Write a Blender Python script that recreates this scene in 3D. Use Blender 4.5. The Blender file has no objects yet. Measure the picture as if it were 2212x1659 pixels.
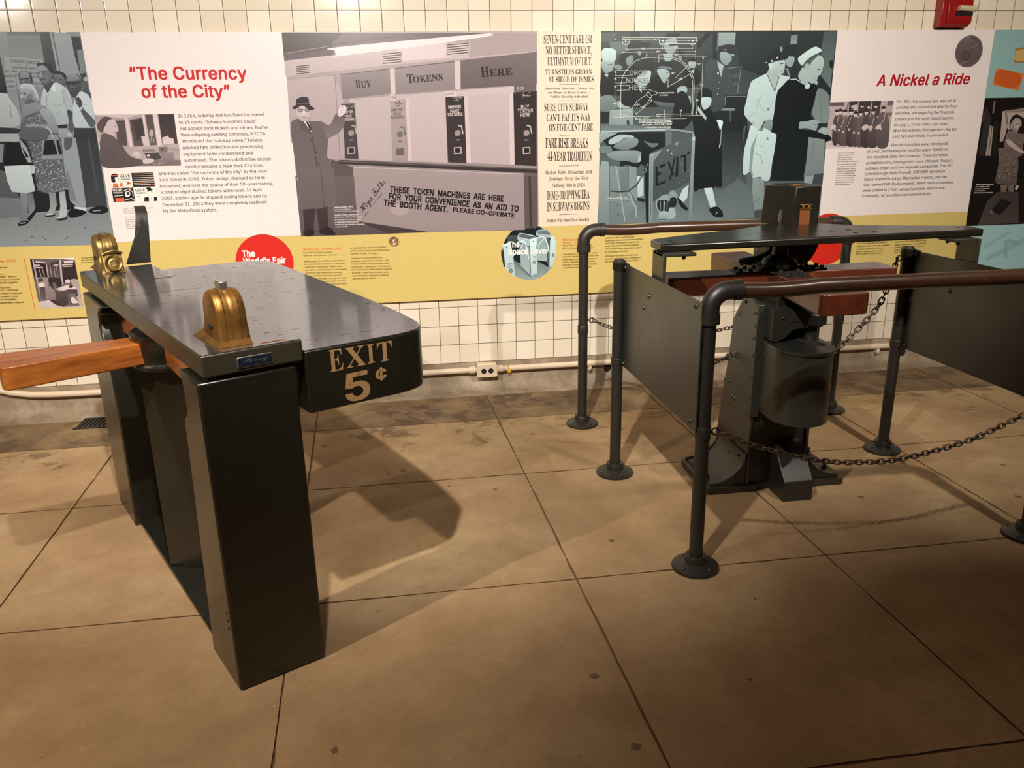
import bpy, bmesh, math, random, os
from mathutils import Vector, Matrix

# ------------------------------------------------------------------ camera, world, lights, exposure
SC = bpy.context.scene
COL = SC.collection
FPX = 1751.45
YAW, PIT, ROL = .1412, -.3097, -.0185
CAM = Vector((1.7403, -4.4947, 1.4692))
def _axes():
    cy, sy, cp, sp, cr, sr = math.cos(YAW), math.sin(YAW), math.cos(PIT), math.sin(PIT), math.cos(ROL), math.sin(ROL)
    F = Vector((sy*cp, cy*cp, sp)); R = Vector((cy, -sy, 0)); U = R.cross(F)
    return R*cr + U*sr, -R*sr + U*cr, F
AR, AU, AF = _axes()
cd = bpy.data.cameras.new('camera'); co = bpy.data.objects.new('camera', cd); COL.objects.link(co)
cd.sensor_fit = 'HORIZONTAL'; cd.sensor_width = 36.0; cd.lens = FPX/2212*36.0; cd.clip_start = .05
co.matrix_world = Matrix(((AR.x, AU.x, -AF.x, CAM.x), (AR.y, AU.y, -AF.y, CAM.y), (AR.z, AU.z, -AF.z, CAM.z), (0, 0, 0, 1)))
SC.camera = co

w = bpy.data.worlds.new('world'); SC.world = w; w.use_nodes = True
w.node_tree.nodes['Background'].inputs[0].default_value = (1, .82, .62, 1)
w.node_tree.nodes['Background'].inputs[1].default_value = .0
SC.view_settings.view_transform = 'Standard'; SC.view_settings.look = 'None'
SC.view_settings.gamma = 1; SC.view_settings.exposure = 0.0
SC.view_settings.use_curve_mapping = False
SC.cycles.max_bounces = 8; SC.cycles.diffuse_bounces = 4; SC.cycles.glossy_bounces = 4
SC.cycles.caustics_reflective = False; SC.cycles.caustics_refractive = False
SC.cycles.use_denoising = True

WARM = (1, .80, .56); WARM2 = (1, .86, .68)
def spot(name, loc, target, power, angle, blend=.5, radius=.05, color=WARM):
    l = bpy.data.lights.new(name, 'SPOT'); l.energy = power; l.spot_size = math.radians(angle); l.spot_blend = blend
    l.shadow_soft_size = radius; l.color = color
    o = bpy.data.objects.new(name, l); COL.objects.link(o); o.location = loc
    o.rotation_euler = (Vector(target) - Vector(loc)).to_track_quat('-Z', 'Y').to_euler(); return o
def area(name, loc, sx, sy, power, color=WARM, target=None):
    l = bpy.data.lights.new(name, 'AREA'); l.shape = 'RECTANGLE'; l.size = sx; l.size_y = sy; l.energy = power; l.color = color
    o = bpy.data.objects.new(name, l); COL.objects.link(o); o.location = loc
    if target is not None: o.rotation_euler = (Vector(target) - Vector(loc)).to_track_quat('-Z', 'Y').to_euler()
    return o
# track spots and cove strip of the hall, plus an added ambient fill
spot('track_spot', (1.5, -3.55, 2.85), (1.9, 0, .72), 535, 88, .9, .03, (1, .94, .86))
spot('track_spot', (-.35, -3.7, 2.9), (.35, -1.8, .1), 360, 78, .8, .03, (1, .88, .72))
spot('track_spot', (-1.3, -3.2, 2.6), (.4, 0, .75), 135, 80, .8, .03, (1, .94, .86))
spot('track_spot', (4.0, -3.4, 2.9), (4.2, 0, .95), 350, 86, .9, .04, (1, .92, .80))
spot('track_spot', (-3.0, -3.4, 2.9), (-2.2, -1.2, .3), 150, 90, .8, .04, (1, .88, .72))
area('ambient_fill', (2.0, -5.2, 2.95), 8, .4, 16, WARM)  # unseen area light added for a dim warm ambient
area('cove_strip', (2.0, -.9, 2.95), 7.5, .12, 4, WARM)


# ------------------------------------------------------------------ helpers
def ray(px, py): return AF + AR*((px-1106)/FPX) - AU*((py-829.5)/FPX)
def on_wall(px, py, y=-.02):
    d = ray(px, py); p = CAM + d*((y-CAM.y)/d.y); return p.x, p.z
def lin(c): return c/12.92 if c <= .04045 else ((c+.055)/1.055)**2.4
def srgb(r, g, b): return (lin(r), lin(g), lin(b), 1)

def tag(o, label=None, cat=None, group=None, kind=None):
    if label: o['label'] = label
    if cat: o['category'] = cat
    if group: o['group'] = group
    if kind: o['kind'] = kind
    return o
def empty(name, label, cat, loc=(0, 0, 0), rz=0, group=None):
    o = bpy.data.objects.new(name, None); COL.objects.link(o); o.location = loc; o.rotation_euler = (0, 0, rz)
    o.empty_display_size = .1
    return tag(o, label, cat, group)

class MB:
    def __init__(s): s.v = []; s.f = []
    def add(s, vs, fs):
        n = len(s.v); s.v += [tuple(p) for p in vs]; s.f += [tuple(i+n for i in f) for f in fs]; return s
    def box(s, x0, x1, y0, y1, z0, z1):
        return s.add([(x0,y0,z0),(x1,y0,z0),(x1,y1,z0),(x0,y1,z0),(x0,y0,z1),(x1,y0,z1),(x1,y1,z1),(x0,y1,z1)],
                     [(0,3,2,1),(4,5,6,7),(0,1,5,4),(1,2,6,5),(2,3,7,6),(3,0,4,7)])
    def prism(s, poly, axis, a, b):
        # poly: 2-D points; axis x -> (y,z), y -> (x,z), z -> (x,y)
        def P(p, t): return {'x': (t, p[0], p[1]), 'y': (p[0], t, p[1]), 'z': (p[0], p[1], t)}[axis]
        n = len(poly); vs = [P(p, a) for p in poly] + [P(p, b) for p in poly]
        ar = sum(poly[i][0]*poly[(i+1)%n][1]-poly[(i+1)%n][0]*poly[i][1] for i in range(n))
        fl = (ar > 0) ^ (axis == 'y') ^ (b < a)
        fs = [tuple(range(n))[::-1], tuple(range(n, 2*n))] + [(i, (i+1)%n, (i+1)%n+n, i+n) for i in range(n)]
        if not fl: fs = [f[::-1] for f in fs]
        return s.add(vs, fs)
    def tube(s, pts, r, n=14, caps=True):
        pts = [Vector(p) for p in pts]; rs = r if isinstance(r, (list, tuple)) else [r]*len(pts)
        t0 = (pts[1]-pts[0]).normalized(); up = Vector((0, 0, 1)) if abs(t0.z) < .9 else Vector((1, 0, 0))
        nx = t0.cross(up).normalized(); vs = []; m = len(pts)
        for i, p in enumerate(pts):
            t = (pts[min(i+1, m-1)]-pts[max(i-1, 0)]).normalized()
            nx = (nx - t*nx.dot(t)).normalized(); ny = t.cross(nx)
            for k in range(n):
                a = 2*math.pi*k/n; vs.append(p + nx*(rs[i]*math.cos(a)) + ny*(rs[i]*math.sin(a)))
        fs = [(i*n+k, i*n+(k+1)%n, (i+1)*n+(k+1)%n, (i+1)*n+k) for i in range(m-1) for k in range(n)]
        if caps: fs += [tuple(range(n))[::-1], tuple(range((m-1)*n, m*n))]
        return s.add(vs, fs)
    def lathe(s, prof, c=(0, 0, 0), n=28, axis='z'):
        vs = []; m = len(prof)
        for r, z in prof:
            for k in range(n):
                a = 2*math.pi*k/n; p = (r*math.cos(a), r*math.sin(a), z)
                if axis == 'x': p = (p[2], p[0], p[1])
                if axis == 'y': p = (p[1], p[2], p[0])
                vs.append((c[0]+p[0], c[1]+p[1], c[2]+p[2]))
        fs = [(i*n+k, i*n+(k+1)%n, (i+1)*n+(k+1)%n, (i+1)*n+k) for i in range(m-1) for k in range(n)]
        fs += [tuple(range(n))[::-1], tuple(range((m-1)*n, m*n))]
        return s.add(vs, fs)
    def dome(s, c, r, nrm, h=None, n=10):
        h = h or r*.6; nrm = Vector(nrm).normalized(); c = Vector(c)
        up = Vector((0, 0, 1)) if abs(nrm.z) < .9 else Vector((1, 0, 0)); a = nrm.cross(up).normalized(); b = nrm.cross(a)
        vs = []
        for rr, hh in ((1, -.3), (1, 0), (.8, .62), (.42, .93)):
            for k in range(n):
                t = 2*math.pi*k/n; vs.append(c + (a*math.cos(t)+b*math.sin(t))*(r*rr) + nrm*(h*hh))
        vs.append(c+nrm*h)
        fs = [(i*n+k, i*n+(k+1)%n, (i+1)*n+(k+1)%n, (i+1)*n+k) for i in range(3) for k in range(n)]
        fs += [(3*n+k, 3*n+(k+1)%n, 4*n) for k in range(n)] + [tuple(range(n))[::-1]]
        return s.add(vs, fs)
    def mesh(s, name, mat, angle=38):
        m = bpy.data.meshes.new(name); m.from_pydata(s.v, [], s.f); m.update()
        bm = bmesh.new(); bm.from_mesh(m); bmesh.ops.recalc_face_normals(bm, faces=bm.faces); bm.to_mesh(m); bm.free()
        if angle: m.shade_smooth(); m.set_sharp_from_angle(angle=math.radians(angle))
        m.materials.append(mat); return m
    def build(s, name, mat, parent=None, bevel=0, label=None, seg=2):
        o = bpy.data.objects.new(name, s.mesh(name, mat)); COL.objects.link(o)
        if parent: o.parent = parent
        if label: o['label'] = label
        if bevel:
            b = o.modifiers.new('bevel', 'BEVEL'); b.width = bevel; b.segments = seg; b.limit_method = 'ANGLE'; b.angle_limit = math.radians(40)
            b.use_clamp_overlap = True
        return o
def arc(cx, cy, r, a0, a1, n=8):
    return [(cx+r*math.cos(math.radians(a0+(a1-a0)*i/n)), cy+r*math.sin(math.radians(a0+(a1-a0)*i/n))) for i in range(n+1)]
def round_poly(pts, rads, n=5):
    out = []; m = len(pts)
    for i, p in enumerate(pts):
        r = rads[i] if isinstance(rads, (list, tuple)) else rads
        if r <= 0: out.append(p); continue
        p = Vector(p); a = (Vector(pts[i-1])-p); b = (Vector(pts[(i+1)%m])-p)
        da = min(r, a.length*.49); db = min(r, b.length*.49); q0 = p+a.normalized()*da; q1 = p+b.normalized()*db
        for k in range(n+1):
            t = k/n; q = q0*(1-t)**2 + p*2*t*(1-t) + q1*t*t; out.append((q.x, q.y))
    return out

# ------------------------------------------------------------------ materials
def mat(name, color, rough=.5, metal=0, coat=0, spec=.5):
    m = bpy.data.materials.new(name); m.use_nodes = True; b = m.node_tree.nodes['Principled BSDF']
    b.inputs['Base Color'].default_value = color if len(color) == 4 else (*color, 1)
    b.inputs['Roughness'].default_value = rough; b.inputs['Metallic'].default_value = metal
    b.inputs['Specular IOR Level'].default_value = spec; b.inputs['Coat Weight'].default_value = coat
    return m
class NT:
    def __init__(s, m): s.t = m.node_tree; s.b = s.t.nodes['Principled BSDF']
    def n(s, typ, **kw):
        n = s.t.nodes.new(typ)
        for k, v in kw.items():
            if k.startswith('i_'):
                key = k[2:]; key = int(key) if key.isdigit() else key.replace('_', ' ')
                if hasattr(v, 'is_output'): s.t.links.new(v, n.inputs[key])
                else: n.inputs[key].default_value = v
            else: setattr(n, k, v)
        return n
    def math(s, op, a, b=None, c=None, clamp=False):
        n = s.t.nodes.new('ShaderNodeMath'); n.operation = op; n.use_clamp = clamp
        for i, x in enumerate((a, b, c)):
            if x is None: continue
            if hasattr(x, 'is_output'): s.t.links.new(x, n.inputs[i])
            else: n.inputs[i].default_value = x
        return n.outputs[0]
    def ramp(s, fac, stops):
        n = s.t.nodes.new('ShaderNodeValToRGB'); e = n.color_ramp.elements
        while len(e) < len(stops): e.new(.5)
        for el, (p, c) in zip(e, stops): el.position = p; el.color = c if len(c) == 4 else (*c, 1)
        s.t.links.new(fac, n.inputs[0]); return n.outputs[0]
    def mix(s, fac, a, b, mode='MIX'):
        n = s.t.nodes.new('ShaderNodeMix'); n.data_type = 'RGBA'; n.blend_type = mode
        for i, x in ((0, fac), (6, a), (7, b)):
            if hasattr(x, 'is_output'): s.t.links.new(x, n.inputs[i])
            else: n.inputs[i].default_value = x
        return n.outputs[2]
    def link(s, o, key): s.t.links.new(o, s.b.inputs[key])
    def obj(s): return s.t.nodes.new('ShaderNodeTexCoord').outputs['Object']
    def noise(s, co, scale, detail=4, rough=.55, dist=0):
        return s.n('ShaderNodeTexNoise', i_Vector=co, i_Scale=scale, i_Detail=detail, i_Roughness=rough, i_Distortion=dist).outputs['Fac']
    def bump(s, h, strength, dist=.002):
        b = s.n('ShaderNodeBump', i_Height=h, i_Strength=strength, i_Distance=dist); s.link(b.outputs[0], 'Normal')

def paint(name, color, rough, wear=None, wscale=9, wthr=.68, rvar=.05, bump=.03):
    m = mat(name, color, rough); t = NT(m); t.b.inputs['IOR'].default_value = 1.62; co = t.obj()
    n1 = t.noise(co, 6, 5); c = t.mix(t.math('MULTIPLY', n1, .5), color, tuple(x*1.5 for x in color[:3])+(1,))
    if wear:
        n2 = t.noise(co, wscale, 8, .7); k = t.ramp(n2, [(wthr, (0,0,0)), (wthr+.03, (1,1,1))])
        c = t.mix(k, c, wear)
    t.link(c, 'Base Color')
    t.link(t.math('ADD', t.math('MULTIPLY', t.noise(co, 14, 4), rvar*2), rough-rvar), 'Roughness')
    t.bump(t.noise(co, 90, 3), bump, .0008)
    return m

TP = .1095; TZ = .1643
def tile_material():
    m = mat('glazed tile', srgb(.93, .89, .82), .12); t = NT(m); co = t.obj()
    sp = t.n('ShaderNodeSeparateXYZ', i_0=co)
    u = t.math('DIVIDE', sp.outputs[0], TP); v = t.math('DIVIDE', t.math('SUBTRACT', sp.outputs[2], TZ), TP)
    fu = t.math('ABSOLUTE', t.math('SUBTRACT', t.math('FRACT', u), .5)); fv = t.math('ABSOLUTE', t.math('SUBTRACT', t.math('FRACT', v), .5))
    d = t.math('MAXIMUM', fu, fv)
    g = t.n('ShaderNodeMapRange', i_Value=d, i_1=.482, i_2=.488); g.clamp = True
    cell = t.n('ShaderNodeCombineXYZ', i_0=t.math('FLOOR', u), i_1=t.math('FLOOR', v))
    wn = t.n('ShaderNodeTexWhiteNoise', i_Vector=cell.outputs[0]); wn.noise_dimensions = '3D'
    base = t.ramp(wn.outputs[0], [(0, srgb(.90, .85, .77)), (.6, srgb(.93, .885, .81)), (1, srgb(.95, .915, .85))])
    base = t.mix(t.math('MULTIPLY', t.noise(co, 3.2, 5), .22), base, srgb(.80, .72, .60))
    t.link(t.mix(g.outputs[0], base, srgb(.33, .27, .21)), 'Base Color')
    t.link(t.math('ADD', t.math('MULTIPLY', g.outputs[0], .6), .13), 'Roughness')
    edge = t.n('ShaderNodeMapRange', i_Value=d, i_1=.44, i_2=.492)
    tilt = t.math('MULTIPLY', t.noise(co, 11, 2), .5)
    t.bump(t.math('SUBTRACT', tilt, t.math('POWER', edge.outputs[0], 2.)), .35, .0012)
    return m
def concrete(name, c1, c2, c3, dirt, rough=.75, scale=1., spots=True):
    m = mat(name, c1, rough); t = NT(m); co = t.obj()
    a = t.noise(co, 1.3*scale, 6, .6, .4); b = t.noise(co, 7*scale, 6, .65, .3); c = t.noise(co, 60*scale, 3, .6)
    col = t.ramp(a, [(.30, c2), (.5, c1), (.68, c3)])
    col = t.mix(t.ramp(b, [(.42, (0,0,0)), (.75, (.55,.55,.55))]), col, c2)
    col = t.mix(t.math('MULTIPLY', c, .28), col, dirt)
    gr = t.noise(co, 24*scale, 6, .7); col = t.mix(t.ramp(gr, [(.52, (0,0,0)), (.78, (.6,.6,.6))]), col, c2)
    gr2 = t.noise(co, 11*scale, 6, .7, .6); col = t.mix(t.ramp(gr2, [(.60, (0,0,0)), (.80, (.55,.55,.55))]), col, c3)
    if spots:
        vo = t.n('ShaderNodeTexVoronoi', i_Vector=co, i_Scale=5.2, i_Randomness=1.)
        k = t.math('MULTIPLY', t.math('LESS_THAN', t.math('ADD', vo.outputs['Distance'], t.math('MULTIPLY', t.noise(co, 34, 4), .14)), .135), t.math('GREATER_THAN', t.n('ShaderNodeSeparateColor', i_0=vo.outputs['Color']).outputs[0], .45))
        col = t.mix(t.math('MULTIPLY', k, .75), col, dirt)
        vo2 = t.n('ShaderNodeTexVoronoi', i_Vector=co, i_Scale=17, i_Randomness=1.)
        k2 = t.math('LESS_THAN', vo2.outputs['Distance'], .045)
        sel = t.math('GREATER_THAN', t.n('ShaderNodeSeparateColor', i_0=vo2.outputs['Color']).outputs[0], .60)
        col = t.mix(t.math('MULTIPLY', t.math('MULTIPLY', k2, sel), .7), col, dirt)
        vo3 = t.n('ShaderNodeTexVoronoi', i_Vector=co, i_Scale=13, i_Randomness=1.)
        k3 = t.math('MULTIPLY', t.math('LESS_THAN', vo3.outputs['Distance'], .035), t.math('GREATER_THAN', t.n('ShaderNodeSeparateColor', i_0=vo3.outputs['Color']).outputs[1], .8))
        col = t.mix(t.math('MULTIPLY', k3, .6), col, srgb(.9, .82, .68))
        sy = t.n('ShaderNodeSeparateXYZ', i_0=co).outputs[1]
        band = t.n('ShaderNodeMapRange', i_Value=sy, i_1=-1.15, i_2=-.56)
        st = t.ramp(t.math('ADD', t.noise(co, 5.5, 8, .72, .5), t.math('MULTIPLY', band.outputs[0], .16)), [(.66, (0,0,0)), (.72, (1,1,1))])
        col = t.mix(t.math('MULTIPLY', st, .62), col, dirt)
        yel = t.ramp(t.math('ADD', t.noise(co, 2.1, 5, .6, .3), t.math('MULTIPLY', band.outputs[0], .10)), [(.56, (0,0,0)), (.74, (.25,.25,.25))])
        col = t.mix(yel, col, srgb(.78, .67, .46))
    t.link(col, 'Base Color'); t.bump(t.math('ADD', t.math('MULTIPLY', c, .6), b), .25, .003)
    t.link(t.math('ADD', t.math('MULTIPLY', b, .3), rough-.2), 'Roughness')
    return m
def wood(name, c1, c2, rough=.3, along='x', worn=None):
    m = mat(name, c1, rough, coat=.4); t = NT(m); co = t.obj()
    mp = t.n('ShaderNodeMapping', i_Vector=co); mp.inputs['Scale'].default_value = {'x': (1.2, 9, 9), 'y': (9, 1.2, 9)}[along]
    n1 = t.noise(mp.outputs[0], 2.6, 7, .6, .8); n2 = t.noise(mp.outputs[0], 11, 4)
    col = t.ramp(t.math('ADD', t.math('MULTIPLY', n1, .75), t.math('MULTIPLY', n2, .25)), [(.32, c2), (.62, c1)])
    if worn: col = t.mix(t.ramp(t.noise(co, 12, 7, .7), [(.62, (0,0,0)), (.7, (.8,.8,.8))]), col, worn)
    t.link(col, 'Base Color'); t.link(t.math('ADD', t.math('MULTIPLY', t.noise(co, 20, 4), .2), rough-.08), 'Roughness')
    t.b.inputs['Coat Roughness'].default_value = .22
    return m

M = {}
M['tile'] = tile_material()
M['floor'] = concrete('worn concrete paving', srgb(.672, .548, .405), srgb(.565, .445, .315), srgb(.745, .635, .485), srgb(.30, .22, .15))
M['joint'] = mat('dirty joint', srgb(.40, .30, .19), .9)
M['gutter'] = concrete('dirty paving by the kerb', srgb(.50, .405, .305), srgb(.38, .295, .215), srgb(.57, .47, .36), srgb(.24, .18, .13), .75, 2.2)
M['curb'] = concrete('stained concrete kerb', srgb(.66, .59, .50), srgb(.50, .42, .34), srgb(.76, .70, .61), srgb(.33, .27, .22), .85, 3., False)
M['plaster'] = mat('painted plaster', srgb(.55, .46, .34), .8)
M['green'] = paint('dark green enamel', (.0105, .0095, .006, 1), .27, wear=(.05, .045, .035, 1), wscale=22, wthr=.78)
M['satin'] = paint('worn enamel with sheen painted in', (.030, .027, .016, 1), .36, wear=(.09, .05, .025, 1), wscale=24, wthr=.70)  # base lighter than the body green, painting in the reflection on the cap flank
M['olive'] = paint('olive grey enamel', (.026, .026, .019, 1), .36, wear=(.07, .06, .045, 1), wscale=26, wthr=.79)
M['iron'] = paint('black painted iron', (.0155, .0135, .0105, 1), .44, wear=(.07, .055, .04, 1), wscale=30, wthr=.77)
M['rail'] = paint('hand-worn brown rail', (.050, .022, .012, 1), .28, wear=(.13, .055, .025, 1), wscale=9, wthr=.66)
M['arm_red'] = wood('red-brown varnished wood', (.115, .026, .010), (.060, .015, .007), .27, worn=(.32, .105, .028, 1))
M['arm_oak'] = wood('orange-brown varnished wood', (.40, .125, .022), (.17, .042, .008), .3)
M['brass'] = mat('old brass', (.42, .22, .05), .34, .8)
_t = NT(M['brass']); _c = _t.obj()
_t.link(_t.ramp(_t.noise(_c, 13, 5, .6), [(.28, (.14, .062, .016)), (.5, (.29, .14, .033)), (.75, (.38, .19, .045))]), 'Base Color')
_t.link(_t.math('ADD', _t.math('MULTIPLY', _t.noise(_c, 30, 4), .2), .32), 'Roughness')
M['brass_dull'] = mat('tarnished brass', (.30, .19, .06), .4, .75)
_t = NT(M['brass_dull']); _c = _t.obj()
_t.link(_t.ramp(_t.noise(_c, 22, 6, .7), [(.32, (.06, .038, .014)), (.5, (.22, .135, .04)), (.7, (.40, .27, .09))]), 'Base Color')
M['steel'] = mat('worn steel', (.42, .38, .34), .35, .9)
M['chain'] = paint('rusty chain iron', (.040, .022, .012, 1), .5, wear=(.10, .04, .016, 1), wscale=60, wthr=.6)
M['gold'] = mat('faded gold lettering', srgb(.66, .52, .36), .5)
_t = NT(M['gold']); _c = _t.obj()
_t.link(_t.mix(_t.ramp(_t.noise(_c, 55, 6, .7), [(.60, (0,0,0)), (.66, (1,1,1))]), srgb(.60, .465, .31), srgb(.12, .09, .05)), 'Base Color')
M['blue'] = mat('dark blue enamel', (.010, .012, .026), .3)
M['white_paint'] = mat('cream painted metal', srgb(.86, .78, .68), .45)
M['black_plastic'] = mat('black plastic', (.01, .01, .01), .3)
M['yellow'] = mat('yellow plastic', srgb(.85, .70, .10), .4)
M['red'] = mat('red enamel', (.30, .010, .008), .3)
M['lens'] = mat('clear strobe lens', srgb(.80, .74, .62), .15)
M['dark'] = mat('dark opening', (.004, .003, .003), .8)
M['orange'] = mat('orange copper plate', (.30, .095, .03), .35, .4)
M['board'] = mat('board edge', srgb(.80, .74, .62), .6)
M['pr'] = mat('satin print', (.8, .8, .8), .32, spec=.35)
_t = NT(M['pr']); _a = _t.n('ShaderNodeAttribute', attribute_name='Col')
_g = _t.n('ShaderNodeTexNoise', i_Scale=260, i_Detail=2, i_Vector=_t.obj()).outputs['Fac']
_t.link(_t.mix(1., _a.outputs['Color'], _t.ramp(_g, [(.2, (.90,.90,.90)), (.8, (1.08,1.08,1.08))]), 'MULTIPLY'), 'Base Color')
def top_material():
    m = mat('scuffed dark green top', (.020, .021, .018), .14); t = NT(m); t.b.inputs['IOR'].default_value = 2.45; co = t.obj()
    mp = t.n('ShaderNodeMapping', i_Vector=co); mp.inputs['Scale'].default_value = (1, 3.2, 1); mp.inputs['Rotation'].default_value = (0, 0, .12)
    k = t.ramp(t.noise(mp.outputs[0], 30, 3, .55), [(.655, (0,0,0)), (.675, (1,1,1))])
    msk = t.ramp(t.noise(co, 3.1, 3), [(.34, (0,0,0)), (.5, (1,1,1))])
    k = t.math('MULTIPLY', k, msk)
    t.link(t.mix(k, (.034, .033, .030, 1), (.006, .005, .004, 1)), 'Base Color')
    t.link(t.math('ADD', t.math('MULTIPLY', k, .65), t.math('ADD', t.math('MULTIPLY', t.noise(co, 5, 5), .10), .06)), 'Roughness')
    t.link(t.math('SUBTRACT', .5, t.math('MULTIPLY', k, .42)), 'Specular IOR Level')
    t.bump(t.noise(co, 26, 3), .06, .001)
    return m
M['top'] = top_material()

# ------------------------------------------------------------------ printed matter (flat prints laid out on the wall panel)
FONTDIR = os.path.join(bpy.utils.system_resource('DATAFILES') or '', 'fonts')
def _font(fn):
    try: return bpy.data.fonts.load(os.path.join(FONTDIR, fn))
    except Exception: return None
FONT = {'sans': _font('Inter.woff2'), 'math': _font('NotoSansMath-Regular.woff2')}
TEXTREQ = []
def _serif(s):
    o = ''
    for ch in s:
        if 'A' <= ch <= 'Z': o += chr(0x1D400+ord(ch)-65)
        elif 'a' <= ch <= 'z': o += chr(0x1D41A+ord(ch)-97)
        elif '0' <= ch <= '9': o += chr(0x1D7CE+ord(ch)-48)
        else: o += ch
    return o
def _script(s):
    o = ''
    for ch in s:
        if 'A' <= ch <= 'Z': o += chr(0x1D4D0+ord(ch)-65)
        elif 'a' <= ch <= 'z': o += chr(0x1D4EA+ord(ch)-97)
        else: o += ch
    return o
def request_text(s, style, cb, res=2, spacing=1.0):
    f = FONT['sans']; sh = 0; bold = 0
    if style.startswith('serif') and FONT['math']: f = FONT['math']; s = _serif(s)
    elif style == 'script' and FONT['math']: f = FONT['math']; s = _script(s)
    if 'bold' in style: bold = .020
    if 'black' in style: bold = .034
    if style.startswith('serif') and bold: bold = .010
    if not bold and style.startswith('sans') and res == 2: bold = .010
    if 'ital' in style: sh = .2
    c = bpy.data.curves.new('t', 'FONT'); c.body = s; c.resolution_u = res; c.shear = sh; c.space_character = spacing + bold*1.2; c.fill_mode = 'NONE'
    if f: c.font = f
    o = bpy.data.objects.new('t', c); COL.objects.link(o); TEXTREQ.append((o, cb, f, bold, res))
from mathutils.geometry import delaunay_2d_cdt
def _inside(x, y, poly):
    r = False; x0, y0 = poly[-1]
    for x1, y1 in poly:
        if (y0 > y) != (y1 > y) and x < (x1-x0)*(y-y0)/(y1-y0)+x0: r = not r
        x0, y0 = x1, y1
    return r
GLY = {}
def fill_glyphs(m):
    # outlines -> triangles, one contour group at a time (contours of a glyph may overlap)
    nb = {}
    for e in m.edges:
        a, b = e.vertices; nb.setdefault(a, []).append(b); nb.setdefault(b, []).append(a)
    co = [(v.co.x, v.co.y) for v in m.vertices]; seen = set(); loops = []
    for st in range(len(co)):
        if st in seen or st not in nb: continue
        lp = [st]; seen.add(st); cur = st
        while True:
            nx = [q for q in nb[cur] if q not in seen]
            if not nx: break
            nxt = nx[0] if cur != st else min(nx, key=lambda q: (q-cur) % 1000000)
            lp.append(nxt); seen.add(nxt); cur = nxt
        if len(lp) > 2: loops.append([co[i] for i in lp])
    info = []
    for lp in loops:
        A = sum(lp[i-1][0]*lp[i][1]-lp[i][0]*lp[i-1][1] for i in range(len(lp)))/2; info.append((A, lp))
    if not info: return [], []
    sg = max(info, key=lambda q: abs(q[0]))[0] > 0
    outs = [[A, lp, []] for A, lp in info if (A > 0) == sg]
    for A, lp in info:
        if (A > 0) != sg:
            c = [o for o in outs if _inside(lp[0][0], lp[0][1], o[1])]
            if c: min(c, key=lambda o: abs(o[0]))[2].append(lp)
    V, F = [], []
    for gi, (A, lp, holes) in enumerate(outs):
        ox, oy = lp[0]; key = tuple((round(x-ox, 4), round(y-oy, 4)) for l in [lp]+holes for x, y in l)
        if key not in GLY:
            pts = []; fc = []
            for l in [lp]+holes:
                n = len(pts); pts += [Vector((x-ox, y-oy)) for x, y in l]; fc.append(list(range(n, n+len(l))))
            r = delaunay_2d_cdt(pts, [], fc, 0, 1e-6)
            rv = [(p.x, p.y) for p in r[0]]; o_ = [(x-ox, y-oy) for x, y in lp]; hs = [[(x-ox, y-oy) for x, y in l] for l in holes]; tr = []
            for t in r[2]:
                cx = sum(rv[i][0] for i in t)/3; cy = sum(rv[i][1] for i in t)/3
                if _inside(cx, cy, o_) and not any(_inside(cx, cy, h) for h in hs): tr.append(tuple(t))
            GLY[key] = (rv, tr)
        rv, tr = GLY[key]; n = len(V); V += [(x+ox, y+oy, gi % 4) for x, y in rv]; F += [tuple(i+n for i in t) for t in tr]
    return V, F
CAPH = {}
def flush_text():
    for k in ('sans', 'math'):
        c = bpy.data.curves.new('t', 'FONT'); c.body = 'H' if k == 'sans' else _serif('H'); c.fill_mode = 'NONE'
        if FONT[k]: c.font = FONT[k]
        o = bpy.data.objects.new('t', c); COL.objects.link(o); TEXTREQ.append((o, k, FONT[k], 0, 1))
    bpy.context.view_layer.update(); dg = bpy.context.evaluated_depsgraph_get(); out = []
    for o, cb, f, bold, res in TEXTREQ:
        m = bpy.data.meshes.new_from_object(o.evaluated_get(dg))
        if isinstance(cb, str): CAPH[f.name if f else ''] = max([v.co.y for v in m.vertices] or [.7])
        else:
            vs, fs = fill_glyphs(m); sh = [(0, 0)]
            if bold and res > 1 and bold > .0105: sh = [(0, 0), (bold, bold*.7), (-bold, bold*.7), (bold, -bold*.7), (-bold, -bold*.7)]
            elif bold: sh = [(-bold, 0), (bold, 0)]
            out.append(([[(x+dx, y+dy, g) for x, y, g in vs] for dx, dy in sh], fs, cb, f))
        bpy.data.meshes.remove(m)
    for o, cb, f, bold, res in TEXTREQ:
        c = o.data; bpy.data.objects.remove(o); bpy.data.curves.remove(c)
    TEXTREQ.clear()
    for copies, fs, cb, f in out:
        if copies[0]: cb(copies, fs, CAPH[f.name if f else ''])

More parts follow.
